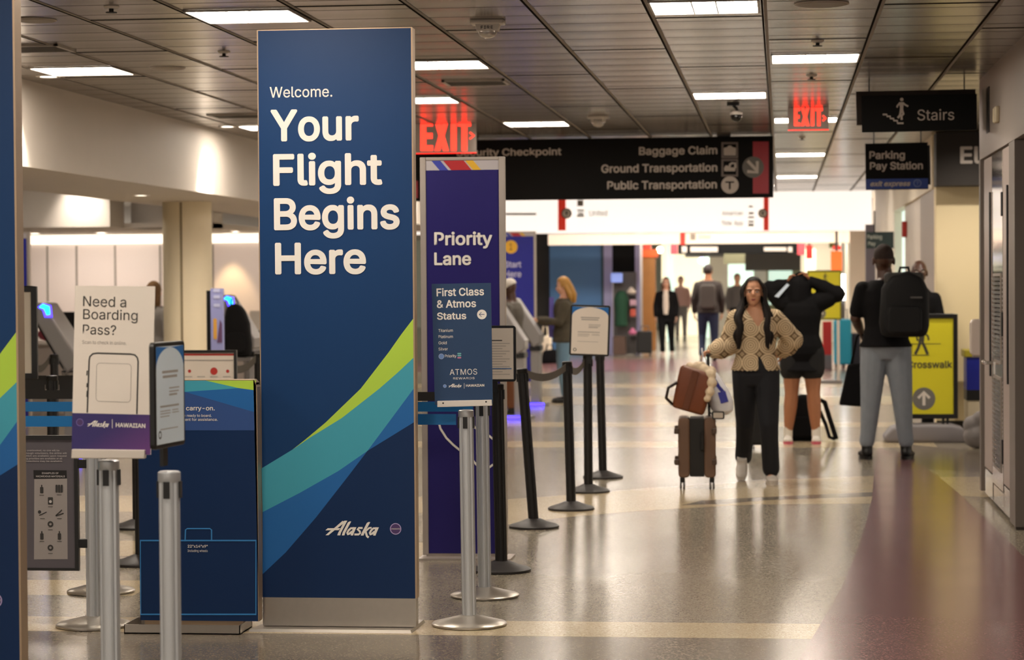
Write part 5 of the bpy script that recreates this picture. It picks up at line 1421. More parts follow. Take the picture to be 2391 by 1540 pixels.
# ================================================================ luggage and bags
M_SHELL = mat('suitcase_brown', '6b5140', rough=.5, noise=.05, nscale=20)
M_ZIP = mat('suitcase_black', '100e0d', rough=.6)
M_WHEEL = mat('wheel_grey', '5e5a58', rough=.4)
def wheels(t, w, d, z=.0, r=.028):
    for sx in (-1, 1):
        for sy in (-1, 1):
            c = MB(); c.cb((sx*(w/2-.03), sy*(d/2-.05), z+.075), (.035,.04,.045)); cw = c.build('wheel_fork', M_BLACK, t, bevel=.006)
            q = MB()
            for o in (-.012, .012): q.lathe([(r,-.007),(r,.007)], 20, 0, Matrix.Translation((sx*(w/2-.03)+o, sy*(d/2-.05), z+r)) @ Matrix.Rotation(math.pi/2, 4, 'Y'))
            q.build('wheel', M_WHEEL, cw, smooth=True)
p = G(1628, 1138)
t = thing('suitcase', 'brown hard-shell suitcase with a black zipped middle, rolled beside the woman in crochet', 'suitcase', (p.x, p.y, 0), math.radians(2))
W, D, z0, z1 = .285, .36, .09, .545
for s in (-1, 1):
    b = MB(); b.prism(rrect(*(sorted((s*W/2, s*.055))), z0, z1, .028), -D/2, D/2); o = b.build('shell', M_SHELL, t, bevel=.014, seg=3)
    for i in range(3):
        yq = -D/2-.002; xq = s*(.075+.022*i); g = MB(); g.box(xq-.003, xq+.003, yq-.003, yq+.004, z0+.05, z1-.05); g.build('rib', M_SHELL, o)
    for zz_ in (z0+.12, z1-.10):
        for sy in (-1, 1):
            g = MB(); g.box(s*W/2-.03, s*W/2+.008, sy*D/2-.028, sy*D/2+.028, zz_-.022, zz_+.022); g.build('corner_guard', mat('guard_brown', '4a382c', rough=.5), o, bevel=.008)
b = MB(); b.box(-.055,.055,-D/2+.006,D/2-.006,z0+.008,z1-.006); b.build('zip_band', M_ZIP, t, bevel=.006)
b = MB(); b.tube([(.04,-D/2+.0,.30),(.04,-D/2-.03,.31),(.04,-D/2-.03,.42),(.04,-D/2,.43)], .011); b.build('carry_handle', M_ZIP, t, smooth=True)
b = MB()
for yy in (.02, .15): b.tube([(.095, yy, z1-.03), (.088, yy+.06, 1.00)], .010)
b.tube([(.088, .06, 1.005), (.088, .23, 1.005)], .015); b.build('pull_handle', M_ZIP, t, smooth=True)
wheels(t, W, D)
SU = p.copy()
# luggage tag
q = PY(1677, 969, p.y-.2); tg = thing('luggage_tag', 'small pale luggage tag hanging from the suitcase handle', 'tag', q)
MB().prism(rrect(-.048,.048,-.03,.03,.012), -.004, .004).build('holder', M_BLACK, tg, bevel=.002)
MB().prism(rrect(-.036,.036,-.02,.02,.006), -.0056, -.0044).build('card', mat('tag_card', 'b8ada0', rough=.5), tg)
s_ = MB(); s_.tube([(-.046,0,.01),(-.075,.04,.03),(-.07,.08,.05)], .005); s_.build('strap', M_BLACK, tg)
# brown tote on top of the suitcase, tilted
t = thing('leather_tote', 'tan brown leather tote with cream fluff on top, lying tilted on the suitcase', 'bag', (p.x-.08, p.y-.05, z1+.025))
R_ = Matrix.Translation((.02,0,.02)) @ Matrix.Rotation(math.radians(16), 4, 'Y') @ Matrix.Scale(1.13, 4)
b = MB(); v = [(-.115,-.12,0),(.105,-.12,0),(.105,.09,0),(-.115,.09,0),(-.135,-.11,.29),(.115,-.11,.29),(.115,.08,.29),(-.135,.08,.29)]
b.add(v, [(0,3,2,1),(4,5,6,7),(0,1,5,4),(1,2,6,5),(2,3,7,6),(3,0,4,7)], 0, R_)
M_LEA = mat('leather_tan', '6d3615', rough=.45, noise=.12, nscale=14)
bo = b.build('body', M_LEA, t, bevel=.03, seg=4, smooth='all')
g = MB(); g.box(-.045,.0,-.127,-.108,.01,.28,0,R_); g.build('front_strap', mat('leather_dark', '5f3013', rough=.45), bo, bevel=.004)
g = MB(); g.tube([R_ @ Vector(q) for q in ((-.115,-.10,.02),(-.165,-.13,.05),(-.17,-.13,.12),(-.125,-.11,.17))], .012, 10); g.build('side_strap', mat('strap_dark', '2a1d16', rough=.5), bo, smooth='all')
f = MB()
for a, b_, c, r in ((-.07,.0,.29,.035),(-.02,-.03,.305,.04),(.03,-.05,.30,.04),(.075,-.08,.28,.04),(.10,-.10,.23,.038),(.105,-.115,.17,.034),(.10,-.12,.12,.026),(.0,.03,.31,.04),(.07,-.02,.30,.04)):
    f.ell((a,b_,c), (r,r,r*.9), 12, 8, 0, R_)
fo = remesh(f, 'fleece', mat('cream_fleece', 'd9c6a8', rough=1.0, noise=.2, nscale=40, bump=.8, bscale=90), t, .010, 2)
# white plastic bag in her hand
t = thing('plastic_bag', 'white plastic shopping bag with blue print hanging from the walking woman\'s hand', 'bag', WL + Vector((-.075,-.085,-.035)))
b = MB()
rows_ = [(0,0,-.005,.014,.012),(.02,-.05,-.06,.03,.03),(.06,-.09,-.14,.062,.05),(.10,-.13,-.24,.088,.07),(.135,-.15,-.33,.098,.078),(.150,-.155,-.41,.084,.07),(.152,-.155,-.445,.04,.03)]
sect(b, rows_, 20); bb = remesh(b, 'sack', mat('white_plastic', 'e6e6ea', rough=.3, noise=.04, nscale=20, bump=.6, bscale=16), t, .010, 4)
for s in (-1, 1):
    g = MB(); g.tube([(0,s*.012,-.01),(-.008,s*.02,.03),(-.01,0,.06)], .006); g.build('handle', mat('white_plastic', 'd6d6d8'), bb, smooth=True)
g = MB(); stroke(g, [(.07,-.14),(.10,-.20),(.15,-.265)], .02, -.208); stroke(g, [(.085,-.15),(.13,-.225),(.165,-.265)], .012, -.211)
g.add([(.115,-.228,-.27),(.175,-.226,-.26),(.198,-.226,-.34),(.140,-.232,-.355)], [(0,3,2,1)]); g.build('blue_print', mat('print_violet_blue', '3a3fa8', rough=.4), bb)
# the second case behind her
p2 = PY(1782, 1030, 22.0); p2.z = 0
t = thing('suitcase', 'dark suitcase standing half hidden behind the legs of the woman in crochet', 'suitcase', p2)
b = MB(); b.prism(rrect(-.14,.14,.05,.52,.05), -.1, .1); b.build('shell', M_ZIP, t, bevel=.03, seg=3)
b = MB(); b.tube([(-.07,.06,.5),(-.07,.06,.92),(.07,.06,.92),(.07,.06,.5)], .012); b.build('pull_handle', M_WHEEL, t, smooth=True); wheels(t, .26, .2, -.0)
# backpack on the floor behind the hoodie woman
p3_ = PY(1880, 1030, 23.3); p3_.z = 0
t = thing('backpack', 'black backpack standing on the floor behind the bare legs', 'backpack', p3_)
b = MB(); b.prism([(-.17,.0),(.12,.0),(.15,.08),(.14,.34),(.08,.44),(-.05,.46),(-.14,.38),(-.18,.2)], -.1, .1); b.build('body', M_BLKC, t, bevel=.05, seg=4, smooth='all')
b = MB(); b.tube([(.10,-.06,.42),(.19,-.08,.38),(.24,-.08,.22),(.29,-.09,.06),(.30,-.10,.02)], [(.012,.024)]*5, 10); b.tube([(.14,-.04,.3),(.20,-.07,.16),(.235,-.09,.04),(.29,-.09,.02)], [(.010,.018)]*4, 10); b.build('strap', M_BLKC, t, smooth='all')
b = MB(); b.prism(rrect(-.13,.09,.04,.24,.04), -.125, -.09); b.build('front_pocket', M_BLKC, t, bevel=.015)
# the man's backpack and tote
t = thing('backpack', 'large black backpack worn by the man in pale jeans', 'backpack', (MAN.x+.145, MAN.y-.225, 1.08))
b = MB(); b.prism([(-.19,.0),(.19,.0),(.215,.10),(.21,.40),(.15,.53),(.04,.57),(-.12,.54),(-.19,.42),(-.21,.12)], -.12, .075); bo = b.build('body', mat('pack_black', '0b0b0c', rough=.6, spec=.3), t, bevel=.05, seg=4, smooth='all')
b = MB(); b.prism(rrect(-.15,.15,.03,.27,.05), -.155, -.11); b.build('front_pocket', MATS['pack_black'], bo, bevel=.025, seg=3)
b = MB(); b.prism(rrect(-.17,.17,.45,.56,.04), -.10, .0); b.build('lid', mat('pack_grey', '2f2d2a', rough=.6), bo, bevel=.03, seg=3)
b = MB(); b.tube([(-.04,-.02,.55),(-.03,-.03,.60),(.04,-.03,.60),(.05,-.02,.55)], .012); b.build('grab_loop', M_BLKC, bo, smooth='all')
b = MB(); b.box(.05,.15,-.158,-.150,.335,.350); b.build('logo_mark', mat('faint_mark', '4e4c4a', rough=.6), bo)
for s in (-1, 1):
    b = MB(); b.tube([(s*.11,.06,.06),(s*.13,.085,.2),(s*.12,.085,.40),(s*.10,.06,.50)], [(.010,.03)]*4, 10); b.build('shoulder_strap', M_BLKC, bo, smooth='all')
t = thing('tote_bag', 'black tote bag hanging beside the pale jeans of the man with the backpack', 'bag', (MAN.x-.265, MAN.y+.16, .47))
b = MB(); b.add([(-.14,-.05,0),(.15,-.05,-.02),(.15,.05,-.02),(-.14,.05,0),(-.06,-.03,.36),(.12,-.03,.38),(.12,.03,.38),(-.06,.03,.36)], [(0,3,2,1),(4,5,6,7),(0,1,5,4),(1,2,6,5),(2,3,7,6),(3,0,4,7)]); b.build('sack', M_BLKC, t, bevel=.02, seg=3)
b = MB(); b.tube([(-.03,0,.35),(.02,.02,.60),(.06,.06,.64),(.08,.02,.60),(.10,0,.36)], .012); b.build('handle', M_BLKC, t, smooth='all')
# black roller beside the woman in the white top
p5_ = G(1505, 831)
t = thing('suitcase', 'black roller suitcase beside the brown pillar in the distance', 'suitcase', p5_)
b = MB(); b.prism(rrect(-.155,.155,.06,.52,.04), -.12, .12); b.build('shell', M_ZIP, t, bevel=.03, seg=3); b = MB(); b.tube([(-.08,.08,.5),(-.08,.08,.62),(.08,.08,.62),(.08,.08,.5)], .012); b.build('pull_handle', M_WHEEL, t, smooth=True); wheels(t, .3, .24)

# ================================================================ crosswalk signs, bin, grey bag
M_YEL = mat('sign_yellow', 'd6cc24', rough=.45)
M_GREYB = mat('grey_rubber_base', '7b7678', rough=.6)
def crosswalk(O, fr, px, label, full, k):
    (x0p, x1p, ytp, ybp) = px
    t = thing('crosswalk_sign', label, 'sign', O)
    x0 = fr.uv(x0p, (ytp+ybp)/2)[0]; x1 = fr.uv(x1p, (ytp+ybp)/2)[0]; z1 = fr.uv((x0p+x1p)/2, ytp)[1]; z0 = fr.uv((x0p+x1p)/2, ybp)[1]
    fw = 10*k
    f = MB(); f.box(x0,x0+fw,-.03,.03,z0,z1); f.box(x1-fw,x1,-.03,.03,z0,z1); f.box(x0+fw,x1-fw,-.03,.03,z0,z0+fw); f.box(x0+fw,x1-fw,-.03,.03,z1-fw,z1)
    f.build('frame', M_FRAMEK if full else mat('sign_olive_frame', '6f6a1c', rough=.5), t, bevel=.004)
    b = MB(); b.box(x0+fw,x1-fw,-.018,.018,z0+fw,z1-fw); bd = b.build('board', M_YEL, t)
    L = MB(); y = -.019; cx = (x0+x1)/2; w = x1-x0; h = z1-z0
    pc = (x0+.42*w if full else x0+.52*w, z0+.745*h if full else z0+.86*h); s = .25*h if full else .16*h
    disc(L, pc[0]+.05*s, pc[1]+.48*s, .085*s, y)
    L.face([(pc[0]-.10*s,pc[1]-.05*s),(pc[0]+.12*s,pc[1]-.05*s),(pc[0]+.16*s,pc[1]+.36*s),(pc[0]-.02*s,pc[1]+.38*s)], y)
    for pts, wd in (([(.05,-.05),(.15,-.25),(.26,-.52)],.11),([(-.02,-.05),(-.10,-.28),(-.22,-.52)],.11),([(.12,.30),(.27,.18),(.30,.02)],.07),([(.0,.32),(-.16,.15),(-.12,.0)],.07)):
        y -= 2e-4; stroke(L, [(pc[0]+a*s, pc[1]+c*s) for a, c in pts], wd*s, y)
    for a, c in ((-.32,.65),(.1,.6)) if full else ((-.5,.5),): pass
    y -= 2e-4
    if full:
        stroke(L, [(pc[0]-.45*s,pc[1]-.12*s),(pc[0]+.75*s,pc[1]-.12*s)], .012*s*2, y); stroke(L, [(pc[0]-.35*s,pc[1]-.55*s),(pc[0]+.32*s,pc[1]-.55*s)], .03*s, y)
        stroke(L, [(pc[0]-.34*s,pc[1]-.1*s),(pc[0]-.34*s,pc[1]-.5*s)], .02*s, y)
    ac = fr.uv(2157, 930) if full else (x0+.38*w, z0+.13*h); ar = 26*k if full else .17*w
    disc(L, ac[0], ac[1], ar, -.0195, 1)
    if full:
        ax, az = ac; stroke(L, [(ax,az-.6*ar),(ax,az+.45*ar)], .26*ar, -.0205, 2); stroke(L, [(ax-.5*ar,az+.05*ar),(ax,az+.58*ar),(ax+.5*ar,az+.05*ar)], .24*ar, -.021, 2)
        fr_text(L, fr, 'Crosswalk', 2118, 2223, 859, 842, y=-.0195, weight=.025)
    else:
        ax, az = ac; stroke(L, [(ax-.5*ar,az),(ax+.5*ar,az)], .26*ar, -.0205, 2)
    L.build('pictogram_and_lettering', [mat('sign_ink', '3d3b2e', rough=.6), mat('arrow_grey', '6f6c66', rough=.5), M_STW], bd)
    if full:
        c = MB(); c.prism([(-.40,.0),(.40,.0),(.42,.05),(.34,.14),(.24,.17),(-.24,.17),(-.34,.14),(-.42,.05)], -.22, .22, 0, Matrix.Translation((cx,0,0))); c.build('weighted_base', M_GREYB, t, bevel=.03, seg=3, smooth=True)
        for s in (-.34, -.27, .27, .34): q = MB(); q.box(cx+s*w-.012, cx+s*w+.012, -.012, .012, .165, z0+.002); q.build('leg', M_BLACK, t)
    else:
        for s in (-.4, .4): q = MB(); q.box(cx+s*w-.02, cx+s*w+.02, -.02, .02, .04, z0+.002); q.build('leg', M_STW, t)
        q = MB(); q.box(x0, x1, -.2, .2, 0, .04); q.build('base', M_GREYB, t)
O = G(2160, 1033); O.y += .20; O = Vector((PY(2160,900,O.y).x, O.y, 0)); fr = Fr(O)
crosswalk(O, fr, (2088, 2236, 733, 976), 'yellow crosswalk sign with a walking figure and up arrow on a grey weighted base', True, O.y/FPX)
O = PY(1922, 700, 36.0); O.z = 0; fr = Fr(O)
crosswalk(O, fr, (1884, 1965, 631, 746), 'farther yellow crosswalk sign, seen past the raised arm of the black hoodie', False, 36/FPX*.35)
yB = 23.8
O = PY(2274, 800, yB); O.z = 0
t = thing('recycling_bin', 'recycling bin with a deep blue band and yellow rim beside the beige wall', 'bin', O)
def zB(py): return PY(2274, py, yB).z
MB().prism(rrect(-.085,.22,.0,zB(932),.02), -.18, .18).build('body', mat('bin_cream', 'cdbfa4', rough=.5), t, bevel=.015)
MB().box(-.087,.222,-.185,.185,zB(932)+.0,zB(908)).build('lower_band', M_BLACK, t)
MB().box(-.087,.222,-.185,.185,zB(908),zB(832)).build('blue_band', mat('bin_blue', '15208c', rough=.4), t)
MB().box(-.11,.23,-.2,.2,zB(832),zB(815)).build('rim', mat('bin_rim', '9c8f22', rough=.5), t, bevel=.008)
O = PY(2281, 1020, 22.2); O.z = 0
t = thing('grey_bag', 'lumpy grey bag on the floor in front of the recycling bin', 'bag', O)
b = MB()
for a, c, z, r in ((0,0,.12,.13),(.08,0,.10,.11),(-.04,0,.22,.09),(.03,-.02,.28,.075),(.1,0,.2,.08)): b.ell((a,c,z),(r,r,r if z>r else z-.001))
remesh(b, 'sack', mat('bag_grey', '8b8583', rough=.8, bump=.6, bscale=30), t, .012, 3)
# red alarm box on the pale pier
q = PX(2117, 535, xe+.02); t = thing('fire_alarm', 'small red fire alarm box on the pale pier', 'fire alarm', (xe+.02, q.y, q.z))
MB().box(-.06,.0,-.06,.06,-.1,.1).build('case', mat('alarm_red', 'b52a22', rough=.4), t, bevel=.01); MB().box(-.065,-.059,-.03,.03,-.04,.0).build('pull_bar', M_STW, t)
# ================================================================ check-in lobby behind the signs
M_CNT = mat('counter_white', 'd8d0c8', rough=.4)
M_KIO = mat('kiosk_grey', '8f8b8a', rough=.4, metal=.3)
M_GLOW = mat('kiosk_blue_light', '12d8ff', rough=.4, emit=3.0, emitcol='1ac8ff')
M_GLOWV = mat('kiosk_violet_light', '4a3cff', rough=.4, emit=5.0, emitcol='3b2cff')
def kiosk(loc, label, h=1.42, text=False, rz=0.0, glow=True):
    t = thing('check_in_kiosk', label, 'kiosk', loc, rz)
    c = MB(); c.prism([(.0,.03),(.11,.03),(.11,h-.42),(.0,h-.36)], -.18, .18); c.build('column', M_KIO, t, bevel=.01)
    hd = MB(); hd.prism([(-.30,h-.05),(.04,h-.62),(.13,h-.56),(.13,h-.46),(-.17,h),(-.24,h+.01)], -.22, .22); ho = hd.build('head', M_KIO, t, bevel=.02, seg=3)
    s = MB(); s.add([(-.285,-.19,h-.085),(-.285,.19,h-.085),(.02,.19,h-.595),(.02,-.19,h-.595)], [(0,1,2,3)], 0, Matrix.Translation((-.012,0,-.006))); s.build('screen', mat('kiosk_screen', '23262c', rough=.2), ho)
    if glow:
        g = MB(); g.prism([(-.20,h-.035),(-.155,h-.05),(-.13,h-.105),(-.10,h-.10),(-.105,h-.03),(-.165,h-.008)], -.2265, -.2225); g.build('light_strip', M_GLOW, ho)
        e = MB(); e.prism([(-.215,h-.035),(-.17,h-.06),(-.15,h-.125),(-.08,h-.125),(-.09,h-.02),(-.165,h-.002)], -.2245, -.2215); e.build('light_edge', M_GLOWV, ho)
    b = MB(); b.box(-.16,.2,-.2,.2,0,.03); b.build('foot', M_GREYB, t, bevel=.005)
    l = MB(); l.box(-.12,.17,-.212,-.2,.006,.04); l.build('floor_light', M_GLOWV, t)
    k = MB(); k.box(-.012,.122,-.195,.195,h-.66,h-.60); kb = k.build('band', M_BLACK, t)
    if text: L = MB(); put_text(L, 'SOUTHWEST', -.02, .12, h-.645, .03, -.1965, 0, .02); L.build('lettering', M_SGREY, kb)
    return t
def at(px, y): q = PY(px, 700, y); q.z = 0; return q
kiosk(at(160, 20.5), 'grey slanted check-in kiosk with a glowing blue top, left of the boarding pass sign', 1.42, True)
kiosk(G(1243, 946), 'grey slanted check-in kiosk with violet floor light, in front of the blonde woman', 1.36, glow=False)
kiosk(G(1205, 976), 'grey slanted check-in kiosk mostly hidden behind the indigo lane panel', 1.36, glow=False)
kiosk(at(576, 25.0), 'check-in kiosk with a blue lit top beside the black backpack', 1.45)
# counters with screens
yC = 28.0
for i, (a, b_, lab) in enumerate(((58, 175, 'pale check-in counter at the left end, behind the glowing kiosk'), (182, 300, 'pale check-in counter hidden behind the boarding pass sign'), (310, 430, 'pale check-in counter behind the column'), (440, 620, 'pale check-in counter right of the column'))):
    x0 = at(a, yC).x; x1 = at(b_, yC).x; t = thing('check_in_counter', lab, 'counter', ((x0+x1)/2, yC, 0), 0, 'check-in counters'); w = (x1-x0)/2
    MB().box(-w, w, 0, .6, 0, .84).build('cabinet', mat('counter_front', 'b8aca4', rough=.5), t); MB().box(-w-.01, w+.01, -.06, .62, .841, .88).build('counter_top', M_CNT, t, bevel=.006)
    if i in (0, 3):
        m = MB(); m.box(-.14,.14,.2,.23,.0,.3); m2 = thing('monitor', ['black check-in monitor beside the boarding pass sign', '', '', 'white check-in screen right of the black backpack'][i], 'monitor', ((at(163,yC).x if i == 0 else at(603,yC).x), yC-.1, .882))
        MB().box(-.13,.13,.2,.235,.12,.36).build('screen', M_BLACK if i == 0 else M_CNT, m2, bevel=.006); MB().box(-.02,.02,.2,.23,.01,.13).build('stand', M_BLACK, m2); MB().box(-.09,.09,.13,.29,0,.012).build('foot', M_BLACK, m2)
q = at(108, yC); t = thing('duffel_bag', 'pinkish red bag on the left check-in counter', 'bag', (q.x, yC+.1, .882))
b = MB(); b.ell((0,0,.085),(.15,.1,.084)); b.ell((.05,0,.08),(.12,.09,.078)); remesh(b, 'body', mat('bag_rose', 'a84a58', rough=.7), t, .012, 3)
g = MB(); g.tube([(-.08,-.05,.14),(-.03,-.06,.21),(.05,-.06,.21),(.09,-.05,.14)], .01); g.build('handle', M_BLKC, t, smooth=True)
# black backpack with loop
q = at(554, 24.4)
t = thing('backpack', 'big black backpack with a top loop in front of the check-in counter', 'backpack', (q.x, 24.4, .80))
z1 = PY(554, 706, 24.4).z - .80
b = MB(); b.prism([(-.13,.0),(.14,.0),(.15,.12),(.13,z1*.62),(.07,z1*.9),(-.02,z1),(-.11,z1*.92),(-.14,z1*.6)], -.09, .09); b.build('body', M_BLKC, t, bevel=.05, seg=4, smooth='all')
g = MB(); g.tube([(-.07,0,z1*.93),(-.065,0,z1*1.06),(-.02,0,z1*1.09),(.01,0,z1*.98)], .009); g.build('grab_loop', M_BLKC, t, smooth=True)
g = MB(); g.prism(rrect(-.09,.1,.05,.26,.04), -.115, -.08); g.build('front_pocket', M_BLKC, t, bevel=.015)
c = thing('luggage_cart', 'low grey stand carrying the black backpack, hidden behind the queue belts', 'stand', (q.x, 24.4, 0)); MB().box(-.16,.16,-.1,.1,.76,.798).build('shelf', M_WHEEL, c)
for sx in (-.13,.13): MB().box(sx-.015,sx+.015,-.08,.08,0,.759).build('leg', M_WHEEL, c)
# lavender totem
q = at(506, 22.0)
t = thing('totem_sign', 'narrow lavender totem sign with an orange mark beside the column', 'sign', q)
z1 = PY(506, 673, 22).z
MB().box(-.06,.06,0,.05,.02,z1).build('board', mat('totem_lavender', '8a8cba', rough=.5), t); MB().box(-.10,-.061,.0,.16,.02,z1-.02).build('side', M_BLKC, t)
L = MB(); L.face(rrect(-.035,.0,1.05,1.25,.015), -.002, 0); L.face([(.0,1.02),(.05,1.02),(.05,1.2),(.03,1.24)], -.002, 1); 
for z in (1.36, 1.44, 1.5): L.face([(-.03,z),(.03,z),(.03,z+.03),(-.03,z+.03)], -.002, 2)
L.build('print', [mat('totem_orange', 'c8933a', rough=.5), mat('totem_plum', '5a3a5c', rough=.5), mat('totem_pale', 'b0b2cf', rough=.5)], t); MB().box(-.15,.15,-.12,.2,0,.02).build('base', M_GREYB, t)
# white board with a red line, in a black frame
yR = 16.5; O = PY(487, 850, yR); fr = Fr(O)
t = thing('notice_board', 'white notice board with a red line in a black frame, above the carry-on size board', 'notice board', (O.x, O.y, 0)); fr = Fr((O.x, O.y, 0))
x0 = fr.uv(405,850)[0]; x1 = fr.uv(553,850)[0]; z1 = fr.uv(487,817)[1]; z0 = fr.uv(487,905)[1]
f = MB(); f.box(x0,x1,-.01,.02,z1-.02,z1); f.box(x0,x0+.02,-.01,.02,z0,z1-.02); f.box(x1-.02,x1,-.01,.02,z0,z1-.02); f.box(x0+.02,x1-.02,-.01,.02,z0,z0+.02); f.build('frame', M_FRAMEK, t)
pnl = MB().box(x0+.02,x1-.02,-.004,.015,z0+.02,z1-.02).build('board', M_NOTE, t)
L = MB(); L.face(fr.poly([(415,829.5),(547,829.5),(547,825),(415,825)]), -.005, 0)
L.build('red_line', mat('board_red', 'b8322c', rough=.5), pnl); L = MB()
for a, r in ((500,9),(443,4),(532,4)): c_ = fr.uv(a, 866); disc(L, c_[0], c_[1], r*yR/FPX, -.005, 0, 12)
for a, b_ in ((425,545),): 
    L.face(fr.poly([(a,842),(b_,842),(b_,839.5),(a,839.5)]), -.005, 1)
for a in (440, 470, 500, 530): L.face(fr.poly([(a-9,880),(a+9,880),(a+9,878),(a-9,878)]), -.005, 1)
L.build('icon_print', [mat('board_red', 'b8322c', rough=.5), M_INKL], pnl)
for x in (x0+.03, x1-.03): MB().box(x-.012, x+.012, .021, .045, .04, z1-.02).build('leg', M_BLACK, t)
MB().box(x0, x1, -.15, .2, 0, .04).build('base', M_BASEK, t)
# black framed poster at the far left
yP = 14.6; O = PY(70, 800, yP); O.z = 0; fr = Fr(O)
t = thing('poster_stand', 'tall black framed poster stand cut by the blue panel at the left edge', 'poster stand', O)
x1 = fr.uv(87.5,780)[0]; x0 = x1-.5; z1 = fr.uv(75,668)[1]; z0 = fr.uv(75,884)[1]
f = MB(); w = .036; f.box(x0,x0+w,-.015,.015,z0,z1); f.box(x1-w,x1,-.015,.015,z0,z1); f.box(x0+w,x1-w,-.015,.015,z0,z0+w); f.box(x0+w,x1-w,-.015,.015,z1-w,z1); f.build('frame', M_FRAMEK, t, bevel=.003)
MB().box(x0+w,x1-w,-.006,.012,z0+w,z1-w).build('poster', mat('poster_cream', 'd6ccbc', rough=.6), t)
MB().box((x0+x1)/2-.025,(x0+x1)/2+.025,-.02,.02,.02,z0).build('post', M_BLACK, t); MB().lathe([(.2,0),(.2,.012),(.05,.03)], 32, 0, Matrix.Translation(((x0+x1)/2,0,0))).build('base', M_BASEK, t)
# belts of the queue farther back
M2_ = 'black queue posts in the check-in lobby'
for px, y, lab, tgt in ((125, 18.6, 'black queue post in the lobby, in front of the glowing kiosk', (60, 18.4)), (519, 18.0, 'black queue post in the lobby, in front of the notice board', (420, 17.2)), (602, 18.6, 'black queue post in the lobby, at the left edge of the welcome panel', (519, 18.0))):
    q = at(px, y); pt = make_post('black', lab, q, 0, 1.02, M2_); w = at(*tgt); add_belt(pt, (w.x, w.y), .98, .95, .06, .06, M_BELTG)
# indigo airline banner at the far left
O = PY(48, 700, 26.2); O.z = 0; fr = Fr(O)
t_, pan = make_lane_sign('lane_banner', 'indigo lane panel far back at the left edge, beside the blue panel', O, fr, (fr.uv(6,700)[0], fr.uv(70,700)[0], fr.uv(48,541)[1]), dict(base=M_INDIGO2))

# ================================================================ shops and the hall past the header
def shop_wall(name, px0, px1, y, m, z1=2.9, d=.2):
    q = MB(); q.box(at(px0,y).x, at(px1,y).x, y, y+d, 0, z1); return struct(q.build(name, m))
ys_ = 49.4
shop_wall('wall_shop_dark', 1100, 1284, ys_+.4, mat('shop_dark', '2c2822', rough=.6))
shop_wall('wall_shop_blue', 1284, 1404, ys_, mat('shop_blue', '4f7fb4', rough=.5))
shop_wall('wall_shop_edge', 1404, 1410, ys_-.02, mat('shop_teal_edge', '274a58', rough=.5))
shop_wall('wall_shop_column', 1410, 1430, ys_-.1, mat('lavender_column', 'a5a3cc', rough=.5))
shop_wall('wall_shop_column_2', 1483, 1494, ys_-.1, MATS['lavender_column'])
q = MB(); q.box(at(1430,ys_).x, at(1483,ys_).x, ys_, ys_+.1, PY(1450,650,ys_).z, 2.9); struct(q.build('wall_shop_board', M_SIGNK))
q = MB(); q.box(at(1430,ys_+2.5).x, at(1500,ys_+2.5).x, ys_+2.5, ys_+2.6, 0, 2.9); struct(q.build('wall_shop_back', mat('shop_back', 'a59c98', rough=.6)))
yb_ = 52.5
q = MB(); q.box(at(1494,yb_).x, at(1530,yb_).x, yb_, yb_+.35, 0, PY(1510,600,yb_).z); struct(q.build('wall_pillar', mat('pillar_brown', 'a5703c', rough=.6, noise=.1, nscale=6)))
q = MB(); q.box(at(1491,yb_).x, at(1536,yb_).x, yb_-.03, yb_+.38, PY(1510,600,yb_).z, PY(1510,582,yb_).z); struct(q.build('trim_4', mat('pillar_orange', 'e0602c', rough=.5, emit=.25)))
q = MB(); q.box(at(1503,yb_).x, at(1520,yb_).x, yb_, yb_+.3, PY(1510,582,yb_).z, 2.9); struct(q.build('trim_5', mat('pillar_red', 'e04a3a', rough=.5, emit=.25)))
# merchandise of the shop
def goods(px, py, sx, sz, y, m, name, label, cat, shape='box'):
    O = PY(px, py, y); k = y/FPX; t = thing(name, label, cat, O)
    w, h = sx*k/2, sz*k/2
    if shape == 'hat': b = MB(); b.ell((0,0,0),(w,w,h*.55)); b.ell((0,0,h*.3),(w*.6,w*.6,h*.7)); b.build('crown', m, t, smooth='all')
    elif shape == 'garment':
        b = MB(); sect(b, [(0,0,-h,w*.9,.12),(0,0,-h*.3,w*.8,.12),(0,0,h*.5,w,.14),(0,0,h*.85,w*.7,.1),(0,0,h,w*.3,.07)], 16)
        remesh(b, 'cloth', m, t, .03, 2)
    else: MB().box(-w,w,-.12,.12,-h,h).build('pack', m, t, bevel=.02)
    return t
yg = 48.9
st2 = thing('display_rack', 'shop rack carrying a green jacket, hats and toys beside the lavender column', 'rack', at(1459, yg+.35))
for x in (-.2, .2): MB().box(x-.015,x+.015,-.015,.015,0,1.75).build('upright', M_WHEEL, st2)
MB().box(-.24,.24,.0,.02,.02,1.74).build('back_panel', M_WHEEL, st2)
def shelf_for(o, w):
    z = min(v.co.z for c in o.children for v in c.data.vertices) + o.location.z; x = o.location.x - st2.location.x
    MB().box(x-w, x+w, -.47, .0, z-.016, z-.003).build('shelf', M_WHEEL, st2)
goods(1451, 720, 36, 84, yg, mat('jacket_green', '1f4a34', rough=.8), 'green_jacket', 'dark green jacket on the shop rack behind the framed notice', 'jacket', 'garment')
shelf_for(goods(1474, 681, 22, 22, yg+.02, mat('hat_white', 'd8cabb', rough=.8), 'sun_hat', 'cream hat on the shop rack right of the green jacket', 'hat', 'hat'), .08)
shelf_for(goods(1440, 648, 26, 22, yg+.02, mat('toy_blue', '8fa6f0', rough=.5, emit=.5), 'lit_display', 'pale blue lit display above the green jacket', 'display'), .1)
shelf_for(goods(1478, 706, 14, 14, yg+.02, mat('toy_pink', 'c8a0b0', rough=.7), 'gift_box', 'pink box on the shop rack below the hat', 'box'), .05)
